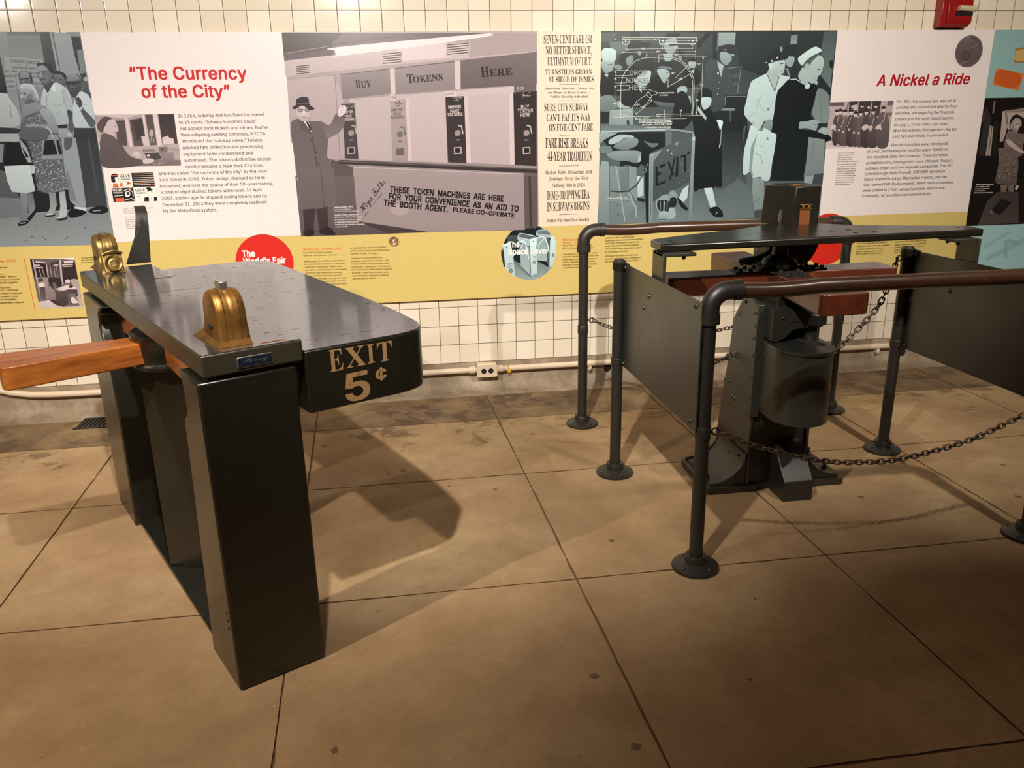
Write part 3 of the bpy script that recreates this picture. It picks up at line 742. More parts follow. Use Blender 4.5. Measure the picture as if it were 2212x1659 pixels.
p.draw(f, G_GREY, """
l .15 5 270,548 325,553
l .15 5 385,562 440,566
# far faces at right
e .30 1270,860 40,70
s .66 1250,790 1255,745 1305,738 1318,790
s .26 1230,930 1300,900 1360,1000 1360,1200 1250,1040
# balding man behind
s .40:.26 280,720 300,660 370,636 440,668 478,740 482,850 440,900 340,900 296,830
s .56:.44 296,700 350,650 420,676 430,740 400,768 310,766
s .34 300,770 420,768 450,800 400,812 310,800
l .04 15 300,772 344,764
l .04 15 366,756 424,764
s .07 452,672 478,730 490,812 468,800 452,740
s .04 278,700 290,670 284,760
p .46 338,790 360,788 368,822 334,826
# man in back, dark hair
s .42:.28 800,700 870,684 960,726 990,800 975,880 890,890 830,820
s .04 796,700 840,660 920,660 985,706 996,790 966,770 930,706 840,690
l .06 9 826,764 862,758
l .06 9 880,768 920,776
l .1 8 870,832 940,846
# tall man
s .46:.30 560,592 620,560 716,600 760,680 786,720 764,800 690,856 632,832 586,760 566,690
s .60:.5 562,596 630,566 690,600 700,640 610,660 574,680
s .40 650,690 720,700 740,760 690,830 640,820
s .04 550,566 556,534 640,522 724,536 776,584 796,650 786,690 756,670 730,640 700,590 640,558 580,572
s .38 752,690 786,672 792,706 768,730
l .04 12 572,668 616,660
l .04 12 632,656 692,660
e .06 600,684 12,7
e .06 660,680 14,7
s .58 598,668 616,668 630,730 604,742 590,726
l .10 9 610,770 640,776 682,762
s .20 640,820 700,858 772,800 806,830 730,960 690,960
s .80:.66 660,900 700,1000 815,820 960,880 1050,1000 1110,1280 1010,1220 1020,1440 860,1480 700,1400 610,1140 640,960
p .90 756,904 820,822 834,964
p .86 660,890 722,1000 682,985
l .50 8 700,1010 690,1400
s .70 930,900 1000,960 1070,1120 1100,1270 1010,1220 960,1080
l .52 9 930,960 960,1100 1010,1220
l .58 7 820,1180 880,1160 960,1130
l .6 6 760,1300 840,1290 920,1250
l .6 6 780,1110 800,1170 880,1160
# arm of tall man
s .20:.36 1000,1225 1110,1280 1122,1400 1075,1600 1010,1600 1032,1400
p .08 860,1455 1010,1440 1000,1495 870,1500
p .62:.56 860,1500 1000,1500 1090,1600 1100,1640 880,1640
e .72 1040,1595 40,18
# man with glasses
s .30:.18 985,800 1006,730 1100,690 1190,716 1224,830 1210,930 1150,1040 1070,1020 1010,910
s .56:.42 1000,750 1080,696 1166,716 1180,780 1020,800
s .34 1050,860 1110,840 1120,900 1060,930
l .03 15 985,822 1210,818
s .10 1000,812 1050,812 1046,850 1006,850
s .12 1066,808 1132,808 1124,852 1074,852
l .08 9 1050,914 1100,908
s .28 1196,836 1222,830 1220,880 1200,880
s .82:.74 1215,950 1350,1050 1420,1380 1380,1500 1115,1480 1100,1140 1150,1020
l .6 7 1240,1150 1340,1140
s .20:.32 1126,1060 1180,1040 1230,1110 1240,1200 1420,1390 1400,1480 1340,1470 1230,1290 1190,1200 1140,1130
l .6 8 1130,1080 1160,1120
e .75 1215,1205 18,24
p .15 1110,1495 1425,1495 1445,1640 1100,1640
# woman in patterned dress: hair, face, neck
s .56:.46 440,900 540,930 596,1040 592,1160 520,1120 470,1060
s .66:.52 306,920 360,880 430,900 490,980 494,1060 430,1116 356,1124 318,1060 300,1000
s .44 420,1000 488,1000 480,1080 420,1110 380,1110
s .80:.68 296,880 330,840 410,832 490,856 550,940 590,1060 560,1080 520,1010 500,960 450,916 380,896 320,906
l .55 8 340,870 440,880 520,960
l .88 6 360,850 460,880 540,960
s .58 492,1000 520,1000 518,1060 490,1064
l .16 11 310,984 336,976
l .16 11 352,976 392,974
e .14 372,990 16,8
s .74 316,1000 334,996 340,1040 312,1046
l .22 9 326,1074 372,1070
s .34 380,1090 500,1070 490,1170 390,1170
s .56:.48 360,1160 420,1150 500,1120 640,1160 700,1200 600,1300 360,1330
s .36:.31 320,1420 400,1310 600,1240 680,1180 720,1300 690,1460 700,1660 320,1660
t .34:.8 190 11 340,1400 560,1270 660,1260 680,1420 640,1500 400,1500
s .66:.5 600,1260 690,1190 780,1270 860,1450 870,1560 780,1560 640,1490 400,1480 430,1440 600,1440 720,1440
l .4 7 700,1210 640,1260 610,1300
l .8 10 690,1480 760,1540 800,1640
# shoulder at left edge
s .02 -300,900 -60,760 40,800 80,940 0,960 -300,1100
s .78:.66 -500,1000 60,975 150,1060 270,1240 310,1440 190,1480 100,1500 -500,1500
l .5 12 150,1150 170,1340
s .12 -500,1490 240,1500 280,1560 200,1600 -500,1620
p .66 -500,1580 280,1580 290,1700 -500,1700
""")

# --- token machine photograph
p = PRT('token_machine_photograph'); token = p
p.rect(1.260, 2.541, MY, MT, G_SEP(.66), G_SEP(.45)); f = (600, 0, .28029)
p.draw(f, G_SEP, """
p .34:.42 30,255 1700,255 1250,300 900,360 430,420 50,468
p .22 30,255 500,255 420,330 410,400 45,425
p .30 45,425 420,380 430,425 50,468
l .5 7 50,415 400,355
p .80:.72 50,470 430,425 1990,280 1990,400 880,500 470,545 60,590
p .62 1330,280 1700,255 1995,255 1995,395 1480,440
p .86 900,360 1300,300 1340,440 960,470
s .97 440,390 470,362 1620,257 1640,262 1560,290 500,430 455,425
l .3 9 420,345 900,285
p .70:.64 70,600 440,575 520,800 510,1230 420,1230 100,1100
l .5 5 75,610 440,578
l .45 5 440,578 480,1220
p .50:.42 485,575 860,530 872,720 495,765
p .54:.46 905,525 1362,472 1365,690 905,725
p .36:.30 1408,465 1995,400 1995,650 1410,685
p .82 865,528 900,525 908,725 872,728
p .82 1364,472 1404,466 1410,688 1368,692
l .25 6 485,575 860,532
l .25 6 905,527 1362,474
p .80:.72 485,770 1995,652 1995,720 600,790 500,800
p .74:.70 595,790 865,770 885,1240 625,1230
p .76:.72 1005,760 1290,745 1310,1255 1010,1240
p .74:.70 1460,735 1815,720 1825,1270 1465,1255
p .82 985,760 1010,760 1035,1240 1005,1240
p .82 1436,740 1462,738 1490,1255 1455,1255
p .82 1780,720 1815,720 1825,1270 1790,1268
p .12:.16 490,800 590,795 622,1225 522,1222
p .62:.56 865,775 982,765 1002,1240 885,1240
p .06:.10 1292,748 1436,742 1455,1258 1312,1250
p .05:.09 1815,712 1995,702 1995,1280 1828,1272
p .58 500,770 550,765 552,800 505,800
p .82 860,730 905,730 908,775 868,775
p .86 1285,705 1370,700 1372,742 1290,745
p .3 1820,660 1990,650 1990,705 1822,710
""")
for fl in ((140, 505, 250, 575), (805, 410, 955, 500), (1300, 340, 1475, 430)):
    x0, y0, x1, y1 = fl; sl = -(x1-x0)*.09
    p.draw(f, G_SEP, "p .78 %d,%d %d,%d %d,%d %d,%d" % (x0-4, y0-2, x1+6, y0+sl-2, x1+6, y1+sl+6, x0-4, y1+6))
    for i in range(5):
        yy = y0+8+(y1-y0)*i/5; p.draw(f, G_SEP, "l .2 7 %d,%d %d,%d" % (x0+4, yy, x1-4, yy+sl))
SD = G_SEP(.05)
p.text(f, "B", 603, 680, 640, 677, SD, 'serif bold', 62, 3); p.text(f, "UY", 645, 676, 724, 668, SD, 'serif bold', 50, 3)
p.text(f, "T", 1000, 642, 1050, 638, SD, 'serif bold', 68, 3); p.text(f, "OKENS", 1045, 638, 1273, 618, SD, 'serif bold', 50, 3)
p.text(f, "H", 1568, 596, 1632, 590, SD, 'serif bold', 80, 3); p.text(f, "ERE", 1634, 590, 1810, 576, SD, 'serif bold', 56, 3)
p.text(f, "25\u00a2", 868, 762, 912, 760, G_SEP(.2), 'sans', None, 1); p.text(f, "25\u00a25", 1292, 737, 1356, 733, G_SEP(.2), 'sans', None, 1); p.text(f, "50\u00a2", 1845, 695, 1900, 692, G_SEP(.85), 'sans', None, 1)
for (x, y, c, s) in ((545, 0, .85, .9), (922, -15, .2, 1), (1365, -35, .92, 1.15)):
    p.text(f, "DROP COIN", x-45*s, 875+y, x+42*s, 870+y, G_SEP(c), 'serif bold', 22*s, 1); p.text(f, "PAUSE", x-30*s, 905+y, x+30*s, 902+y, G_SEP(c), 'sans bold', 22*s, 1); p.text(f, "TURN HANDLE", x-48*s, 932+y, x+52*s, 927+y, G_SEP(c), 'serif bold', 22*s, 1)
for i, (tx, x0, x1, y) in enumerate((("BUY", 1875, 1938, 838), ("TOKENS", 1848, 1966, 868), ("HERE", 1870, 1945, 900))): p.text(f, tx, x0, y, x1, y-3, G_SEP(.75), 'sans bold', 27, 2)
for (x, y, c, d) in ((565, 0, .75, .05), (940, 10, .25, .3), (1385, 0, .85, .03), (1915, 0, .8, .03)):
    p.draw(f, G_SEP, "s %g %d,%d %d,%d %d,%d %d,%d\nl %g 8 %d,%d %d,%d %d,%d\np %g %d,%d %d,%d %d,%d %d,%d\np %g %d,%d %d,%d %d,%d %d,%d\nl %g 6 %d,%d %d,%d" % (
        .55 if c > .5 else .35, x-18, y+1010, x+18, y+1005, x+20, y+1040, x-16, y+1045, c, x+5, y+968, x+30, y+972, x+42, y+1030,
        c*.8+.1, x-28, y+1135, x+30, y+1132, x+32, y+1185, x-26, y+1188, d, x-20, y+1143, x+22, y+1140, x+24, y+1176, x-18, y+1180, c, x-12, y+1080, x+16, y+1078))
    p.draw(f, G_SEP, "t %g:%g 14 8 %d,%d %d,%d %d,%d %d,%d" % (min(c, .5), max(c, .5), x-35, y+800-.06*(x-500), x+35, y+795-.06*(x-500), x+35, y+830-.06*(x-500), x-35, y+835-.06*(x-500)))
p.draw(f, G_SEP, """
p .22:.34 410,1225 580,1290 600,1659 400,1659
p .10 465,1240 480,1232 2000,1300 2000,1335 470,1262
p .28 470,1238 2000,1300 2000,1308 470,1248
p .30 1895,1330 2000,1335 2000,1700 1900,1700
p .58:.52 580,1285 1895,1340 1900,1760 600,1750
l .75 6 582,1288 1893,1342
""")
f3 = (610, 380, .25316)
p.draw(f3, G_SEP, """
p .565:.53 610,0 2058,0 2068,460 1250,478 640,385
p .26 2058,0 2175,0 2175,440 2068,450
p .12 2100,0 2118,0 2130,440 2110,440
p .30:.26 110,0 610,0 640,385 160,515
p .28:.22 160,515 380,330 640,385 1250,478 700,500
p .14 640,390 1200,470 1250,480 900,490
e .63 1000,285 80,50
""")
p.draw(f, G_SEP, """
# man: coat
s .30:.34 100,955 160,915 240,935 330,935 380,970 390,1060 380,1200 410,1260 455,1540 400,1590 250,1610 165,1590 150,1370 120,1150
s .28:.40 350,950 400,965 440,890 470,870 520,930 480,1010 400,1060 370,1050
p .20 210,930 245,930 275,1040 240,1000
p .24 160,915 205,940 268,1045 180,1000
l .16 6 268,1040 300,1270 320,1600
e .12 262,1083 9,9
e .12 296,1172 9,9
e .12 316,1268 8,8
s .88 460,880 480,825 510,810 530,830 520,870 480,900
l .5 4 500,820 490,870
p .92 195,930 235,930 268,1030
p .12 215,935 232,935 262,1000 250,1010
# face and hat
s .84:.70 145,830 190,810 250,820 252,880 225,925 180,930 150,890
l .12 7 150,845 250,848
s .5 155,838 195,838 195,862 158,862
s .5 210,838 248,838 245,862 212,862
p .9 195,850 208,850 210,885 195,885
l .35 5 185,905 222,905
s .06 110,830 140,808 145,765 190,748 235,755 245,805 282,835 250,850 190,815 140,840
l .3 6 150,800 245,800
s .88 150,1370 200,1355 210,1380 200,1420 170,1415
""")
p.draw(f3, G_SEP, """
s .84 130,0 190,0 195,30 175,75 150,70
l .5 3 150,20 150,60
l .5 3 165,20 168,62
p .33:.30 120,-60 440,-60 465,210 380,255 250,285 165,280
l .2 6 330,-60 355,265
p .12:.10 175,285 280,278 265,470 190,470
p .13:.10 285,285 385,258 390,440 320,470
s .05 180,470 265,455 265,505 200,512
s .05 310,470 390,435 450,485 440,502 350,500
""")
for tx, x0, y0, x1, y1 in (("THESE  TOKEN  MACHINES  ARE  HERE", 918, 137, 1885, 218), ("FOR  YOUR  CONVENIENCE  AS  AN  AID  TO", 908, 195, 2012, 305), ("THE  BOOTH  AGENT.", 862, 252, 1410, 310)):
    p.text(f3, tx, x0, y0, x1, y1, G_SEP(.01), 'sans black', 50, 3)
p.text(f3, "PLEASE CO-OPERATE", 1455, 303, 1978, 356, G_SEP(.01), 'sans black', 36, 3)
p.text(f3, "Hiya Folks", 688, 312, 885, 55, G_SEP(.02), 'script', 58, 3)
p.draw(f3, G_SEP, "l .1 4 775,240 855,145\nl .1 4 700,345 735,300")
for tx, x1, y, st in (("Token machine, 1955", 600, 272, 'sans black'), ("New York Transit Museum", 587, 290, 'sans'), ("NYCTA Photographic Unit Collection", 650, 306, 'sans'), ("Joseph O\u2019Grady, head of the", 643, 338, 'sans bold'), ("NYCTA from 1955 to 1965, posed", 676, 358, 'sans bold'), ("for this photo in front of an array", 672, 378, 'sans bold'), ("of automated token machines", 655, 399, 'sans bold'), ("installed to help alleviate congestion", 703, 419, 'sans bold'), ("at token booths.", 565, 440, 'sans bold')):
    p.text(f3, tx, 437+(y-270)*.09, y, x1, y-4, WHT, st, None, 1)

# --- turnstile crowd photograph with the white drawing over it
p = PRT('turnstile_crowd_photograph'); soldier = p
p.rect(2.881, 4.198, MY, MT, G_BLUE(.14), G_BLUE(.36)); f = (1290, 60, .14469); g = (1540, 60, .14463); h = (1290, 270, .13860); r = (1540, 260, .13861)
p.draw(f, G_BLUE, """
p .22:.16 60,70 1800,70 1800,700 60,700
p .40:.34 180,210 480,200 480,470 200,330
p .30 60,70 300,70 240,200 60,210
p .12 490,70 640,70 640,210 490,200
p .26:.20 640,70 1500,70 1450,360 640,300
s .10 480,230 800,230 760,290 620,320 480,330
p .09 1640,70 1720,70 1500,330 1480,230
# group behind
s .12:.08 340,430 430,350 520,350 740,380 860,520 880,640 800,1000 480,900 380,700
s .50 430,470 500,410 540,440 520,520 460,570
s .07 330,490 370,400 480,360 500,400 430,460 380,520
s .58 600,360 640,350 660,390 620,410
s .6 730,390 750,385 745,430 730,430
s .5 250,560 320,550 380,590 330,630 260,600
# tall hatless man
s .10 1030,100 1090,75 1220,80 1220,130 1050,140
s .66:.56 1000,260 1050,170 1180,160 1190,280 1150,370 1090,410 1020,350
s .15 1080,250 1180,240 1180,262 1090,270
p .7:.62 980,390 1120,400 1130,450 1080,520 1010,500
s .16:.10 900,430 990,430 1020,520 1200,450 1300,560 1300,900 900,900 850,640
s .07 1220,330 1280,350 1300,420 1280,470 1200,420
s .5 1210,420 1270,430 1260,480 1220,480
# woman in white hat at left
s .68:.52 70,500 240,480 250,560 210,670 150,690 80,620
s .86:.76 75,330 150,300 250,320 285,370 275,480 180,510 90,490 65,430
l .25 9 160,550 230,545
s .06 60,680 130,690 250,640 420,700 500,900 520,1010 200,1010 50,1030
p .7 100,690 170,690 150,745
s .48:.38 50,1040 200,1010 300,1100 480,1180 430,1210 300,1200 150,1260 50,1230
s .70:.6 300,1120 400,1070 470,1130 490,1190 400,1210 320,1180
# woman profile centre
s .07:.05 430,640 560,580 660,640 620,760 760,950 1200,980 1180,1150 480,1180 340,1050 350,800
s .78:.68 650,690 720,640 800,650 790,760 760,830 700,870 590,840 560,790
p .8 600,860 660,860 665,970 640,940
# old man with cap
s .09 900,600 890,540 960,500 1100,520 1110,610 1000,600
s .40 890,590 980,570 1100,590 1105,625 980,610
s .70:.6 890,640 960,610 1060,640 1085,700 1050,760 1000,830 950,760
l .2 10 1030,670 1085,665
s .05:.045 800,830 900,700 1000,840 1180,880 1220,1000 1200,1100 760,1080
s .68 1200,900 1300,870 1345,920 1310,990 1210,990
s .62 1370,500 1450,480 1470,560 1420,640 1370,590
s .06 1360,480 1440,450 1480,500 1400,500
s .07 1300,640 1400,600 1520,640 1540,800 1400,900 1300,820
p .74 1400,640 1450,620 1440,690
# fare boxes and counters
p .62:.56 1200,1010 1400,1020 1400,1140 1190,1130
p .34:.28 830,1095 1420,1150 1420,1220 900,1160
p .62:.52 190,1230 530,1205 540,1455 175,1450
p .12 440,1380 475,1380 480,1450 445,1450
p .60 1230,1280 1340,1280 1330,1390 1230,1380
p .36:.44 50,1440 1130,1480 1110,1510 50,1540
p .70 50,1540 1100,1510 1100,1535 50,1565
p .08 50,1250 180,1260 180,1420 50,1420
s .06 1200,980 1330,980 1430,1300 1300,1500 1100,1500 1130,1250
""")
p.draw(g, G_BLUE, """
p .16:.10 340,65 1860,50 1760,1000 1300,900 700,700 400,600
p .10 0,65 60,65 60,500 0,700
p .64:.58 85,70 340,70 325,255 80,270
l .5 8 75,70 60,340
p .5:.56 1165,115 1265,100 1255,240 1155,250
p .30:.42 1660,60 1855,45 1750,900 1600,700 1620,300
s .08 1740,500 1790,490 1785,600 1745,590
# right-side bay
p .10:.06 100,1000 500,1000 520,1700 0,1700 0,1250
l .5 10 230,605 420,580 365,980
p .28 290,700 390,680 380,740 290,750
p .28 280,830 380,800 375,860 280,880
l .4 8 270,720 170,950
l .4 8 200,800 260,740
l .42 8 190,860 260,800
l .42 8 180,920 250,870
p .5 0,1190 330,1205 320,1240 0,1235
p .44 200,1020 490,1020 490,1035 200,1035
l .5 12 185,1040 180,1150
l .4 9 260,1240 255,1400
# soldier left
s .24:.2 -120,560 60,480 160,560 240,640 250,800 180,980 160,1200 -60,1200
p .70 60,500 160,560 120,740
s .64:.56 105,380 180,360 270,410 275,490 240,520 225,555 180,555 120,500
s .15 75,320 100,280 200,250 330,260 335,310 310,390 230,370 90,345
p .68 250,390 318,400 310,430
e .8 183,328 10,10
e .8 76,680 14,16
e .7 68,990 9,9
e .7 80,905 9,9
e .7 98,815 9,9
# cadet behind
s .68:.6 1080,440 1200,430 1215,490 1190,560 1150,590 1090,550
s .12 1060,330 1150,270 1240,250 1250,290 1210,420 1090,410
s .2 1060,610 1130,620 1160,720 1040,720
p .6 1090,600 1120,610 1150,740 1125,700
# coat soldier
s .86:.78 830,640 800,680 590,790 540,900 500,1080 465,1230 480,1320 580,1430 715,1530 760,1400 890,1370 950,1000 1100,800 1150,740 1000,700
s .80:.70 840,600 880,500 1060,480 1070,600 1040,690 970,700 960,740 870,740 810,690
p .72 810,690 900,740 975,700 990,720 920,950
l .2 10 990,720 920,950 805,690
s .86 825,540 880,520 900,590 860,620
l .15 12 1010,540 1050,530
l .35 8 1000,650 1050,640
s .13:.10 780,520 830,400 920,320 1040,265 1050,370 1130,430 1060,480 900,500 810,540
e .62 1020,320 18,40
e .85 960,447 14,14
e .85 875,495 14,14
e .9 795,520 10,10
l .1 10 800,540 1120,440
e .45 825,1220 18,20
l .62 8 650,1080 760,1240
l .6 7 720,1000 640,1200
l .66 7 900,1080 830,1200
l .62 8 540,1330 640,1260
e .5 605,1415 11,11
s .55:.5 720,1500 790,1380 900,1390 900,1590 800,1530
l .08 14 710,1510 770,1400
# sailor
s .035:.05 1130,770 1210,760 1340,830 1400,910 1450,830 1540,870 1550,980 1500,1130 1460,1300 1500,1380 1290,1400 1290,1520 1520,1540 1720,1600 1700,1700 900,1700 880,1500 930,1180 960,960 1050,850
s .78:.70 1270,720 1340,580 1400,480 1560,400 1650,470 1640,600 1600,700 1570,720 1550,780 1480,835 1420,810 1400,880 1340,830
s .30 1330,570 1420,460 1560,385 1640,420 1660,470 1600,400 1480,500 1440,570 1350,600
s .94:.86 1265,470 1330,400 1500,290 1580,300 1620,350 1480,420 1380,500 1325,565
s .7 1365,560 1420,530 1440,580 1400,640
l .15 12 1560,630 1610,615
l .25 10 1510,755 1560,750
p .86 1370,880 1420,820 1450,860 1430,910 1380,910
l .82 14 1150,775 1230,765 1340,830
# passengers beyond
s .48:.52 1560,920 1660,930 1730,1030 1740,1300 1700,1420 1580,1420 1480,1290 1510,1130
l .38 7 1600,1000 1620,1400
s .7 1500,800 1550,790 1560,840 1530,850
s .66:.6 1270,1500 1290,1410 1400,1400 1480,1370 1580,1400 1570,1480 1520,1540 1400,1500
l .3 6 1490,1450 1570,1440
p .12 1580,1420 1720,1430 1700,1480 1540,1530
s .68 1560,1560 1620,1490 1700,1500 1700,1590 1600,1590
""")
p.draw(r, G_BLUE, """
p .10:.36 130,150 560,150 480,700 600,1500 300,1530 0,1530 0,900 120,600
p .34:.42 0,1200 400,900 620,1100 640,1520 0,1545
p .30 440,520 510,100 480,60 420,900 400,1030
s .86:.80 600,70 740,170 800,120 900,180 990,240 960,460 920,650 880,920 750,930 745,880 620,890 580,800 470,840 480,500 540,260
p .56 690,200 640,420 600,780 640,880 560,790 590,420
l .6 9 670,390 780,410
l .58 12 660,510 740,560 770,680
e .45 847,283 17,20
p .04:.06 920,0 1350,0 1330,140 1560,150 1760,230 1820,250 1820,300 1600,280 1490,250 1480,400 1410,940 880,940 930,640 990,240
p .54:.48 1490,260 1740,300 1720,820 1600,840 1410,880 1450,650
l .42 8 1560,300 1540,820
p .60 1420,880 1570,850 1540,1000 1420,1000
p .22 1570,850 1720,820 1700,1020 1540,1000
p .56:.50 615,890 790,920 805,1370 640,1410 610,1100
l .4 9 720,920 790,1180
l .35 10 660,1260 730,1230
s .24 640,1440 700,1390 770,1400 760,1500 690,1530 640,1500
# woman at right edge of this part: dark coat, cane and glove
s .90 45,0 140,0 150,60 120,140 90,130 60,60
l .66 10 130,140 95,640
l .45 16 90,640 20,1280
p .9 80,340 110,400 60,520 25,420
""")
p.draw(h, G_BLUE, """
p .34:.46 30,1100 1948,1000 1948,1480 0,1560
t .3:.5 60 14 500,1200 1700,1150 1900,1400 500,1540
# woman walking in black
s .06:.04 1480,-200 1640,-420 1760,-260 1900,40 1900,300 1880,560 1830,960 1600,990 1520,1040 1500,800 1520,200
p .72 1570,-300 1700,-120 1690,-70 1560,-230
s .82:.74 1620,-420 1740,-430 1780,-400 1760,-310 1700,-250 1640,-260
s .06 1520,-280 1560,-480 1660,-580 1760,-540 1790,-440 1640,-430 1580,-330
p .05 1830,450 1940,300 1948,960 1840,980
p .84:.78 1660,985 1790,975 1850,1270 1770,1310
s .05 1740,1310 1860,1270 1948,1350 1948,1440 1830,1430 1780,1380
l .7 10 1840,1390 1880,1350
p .80 1330,1000 1425,930 1400,1140 1340,1200 1270,1140
s .06 1250,1130 1330,1210 1420,1310 1380,1330 1290,1260
# turnstile at left
p .60:.52 30,120 350,120 80,260 30,300
p .06 340,110 1060,110 1060,330 850,420 640,660 380,600 90,240
s .70 190,230 360,150 560,170 550,200 440,200 300,280 190,300
s .54:.42 250,340 440,210 620,210 630,300 560,350 430,385
s .56:.44 160,420 600,400 690,460 640,590 450,560 230,540
s .7 640,500 690,470 680,550 640,580
s .04 690,440 800,420 800,640 690,600
s .38 720,240 820,280 960,290 850,350
l .06 24 380,590 360,640 450,600
s .42 40,340 200,330 230,420 160,440 50,440
p .6:.46 60,560 170,570 180,640 190,1540 20,1560 30,740
p .50:.42 190,640 480,650 500,1000 480,1520 200,1540
l .62 20 290,640 430,1500
p .44:.38 340,700 480,660 490,980 370,1060
p .52 490,640 610,660 620,1200 500,1020
l .58 14 500,640 510,960
p .50:.44 410,1220 570,1160 580,1320 440,1400
e .3 320,1250 14,24
e .3 325,1390 14,24
l .60 34 500,1060 540,1180 600,1280 610,1440
p .80:.74 615,800 720,790 720,1100 630,1130
p .08 620,1130 740,1150 740,1200 630,1180
p .05 730,560 800,560 800,1520 760,1520
l .16 22 790,600 700,780 610,940 480,1030 350,1040 210,1030
t .4:.75 30 12 780,590 690,770 600,930 620,960 730,790 800,640
# exit gate
p .30:.22 860,430 1480,180 1480,850 860,1200
p .60:.4 870,440 1000,390 870,580
p .5 1190,290 1290,250 1240,330
t .3:.5 40 12 870,420 1470,190 1470,840 880,1160
p .62:.5 810,460 870,440 860,1520 800,1520
l .2 7 840,500 830,1400
p .60:.48 1480,130 1525,180 1470,1450 1420,1460
l .55 30 1060,60 1470,110 1500,150
p .38 1060,110 1160,100 1155,300 1065,330
e .8 1500,215 22,26
e .8 1100,390 11,14
e .8 1155,445 11,14
p .05 905,650 940,645 940,735 990,725 990,770 940,790 945,910 1070,860 1065,900 905,960
p .05 965,635 1060,595 1060,640 970,675
p .05 1090,575 1120,570 1200,770 1165,790
l .06 26 1210,500 1130,850
p .05 1235,500 1265,490 1255,800 1215,810
p .05 1300,480 1350,455 1350,490 1300,515
p .05 1350,470 1385,460 1385,720 1345,730
p .05 1400,430 1440,405 1440,440 1400,475
# lanterns
s .58 990,1110 1080,1080 1120,1130 1110,1190 1000,1190 940,1170
s .10 930,1190 1120,1190 1110,1340 980,1350
l .85 14 1040,1190 1035,1340
l .7 8 980,1190 980,1340
l .7 8 1090,1190 1085,1330
s .72:.5 980,1350 1090,1350 1110,1440 1090,1500 930,1490 950,1420
l .1 12 940,1470 1080,1470
l .8 8 930,1160 920,1280 975,1370
s .55 1130,1040 1200,1020 1250,1130 1130,1140
s .08 1140,1140 1230,1140 1220,1260 1140,1270
s .66 1120,1300 1200,1300 1220,1400 1180,1460 1100,1440
""")
# white drawing printed over the photograph
WL = lambda v: (.93, .95, .94)
p.draw(f, WL, """
l 0 6.8 370,150 1478,145
l 0 6.8 368,175 920,170 925,235 1470,235 1478,145
l 0 5.0 370,150 372,210 390,250 430,262 470,240 475,178
l 0 4.3 925,235 945,258 985,258 1010,235
l 0 4.3 1375,235 1395,255 1440,255 1465,235
l 0 3.7 940,165 1470,160
l 0 3.7 930,195 1500,195
l 0 4.3 420,320 1420,310
l 0 3.7 370,370 860,365
l 0 3.7 950,362 1465,355
l 0 3.7 920,405 1465,400
l 0 3.1 370,180 365,380
l 0 3.1 1468,240 1462,470
l 0 3.1 973,260 970,330
l 0 3.1 1418,260 1412,320
l 0 5.6 345,1335 350,850 380,720 450,610 560,500 680,455 780,445 1110,440 1220,470 1320,545 1400,660 1440,780 1445,900 1420,1300
l 0 5.6 920,465 1100,465 1200,490 1300,560 1380,670 1418,790 1425,900 1405,1290
l 0 5.6 345,1335 880,1318 885,1295 1420,1285
l 0 4.3 880,1325 1545,1305
l 0 5.0 240,1335 350,1335
l 0 4.3 265,640 258,1330
l 0 4.3 915,405 915,520
l 0 3.7 270,638 470,635
l 0 3.7 270,715 480,712
l 0 3.7 290,748 430,745
l 0 3.7 290,825 440,822
l 0 3.7 290,862 470,860
l 0 3.7 290,935 470,930
l 0 4.3 1575,440 1560,860 1540,1305
l 0 3.7 1380,918 1530,912
l 0 3.7 1490,920 1478,1300
l 0 3.7 960,440 1620,435
l 0 5.0 1055,770 1052,885 1400,680
l 0 5.0 1170,745 1345,570
l 0 3.7 740,915 920,975 810,1015
l 0 5.0 520,1200 580,1110 640,1060 720,1010 745,980 735,970 760,955 815,1030 790,1055 740,1130 690,1170 640,1180
l 0 5.0 790,1055 725,1000
l 0 3.7 580,1290 820,1080
l 0 3.7 550,1250 590,1300
l 0 4.3 560,1170 600,1130 590,1165 630,1135 620,1170
l 0 3.7 570,1370 1330,1355
l 0 3.7 1240,1255 1240,1330
l 0 3.7 305,1210 305,1330
l 0 3.7 345,1260 515,1255
l 0 3.7 900,1355 930,1290
l 0 3.7 345,1305 445,1303 445,1330
l 0 3.7 1000,1230 998,1370
""")
W_ = (.93, .95, .94); GW = (.60, .63, .62)
p.text(f, "DROP", 478, 710, 740, 708, GW, 'sans bold', 72, 2); p.text(f, "NICKEL", 428, 822, 782, 818, GW, 'sans bold', 72, 2); p.text(f, "HERE", 468, 930, 735, 928, GW, 'sans bold', 72, 2)
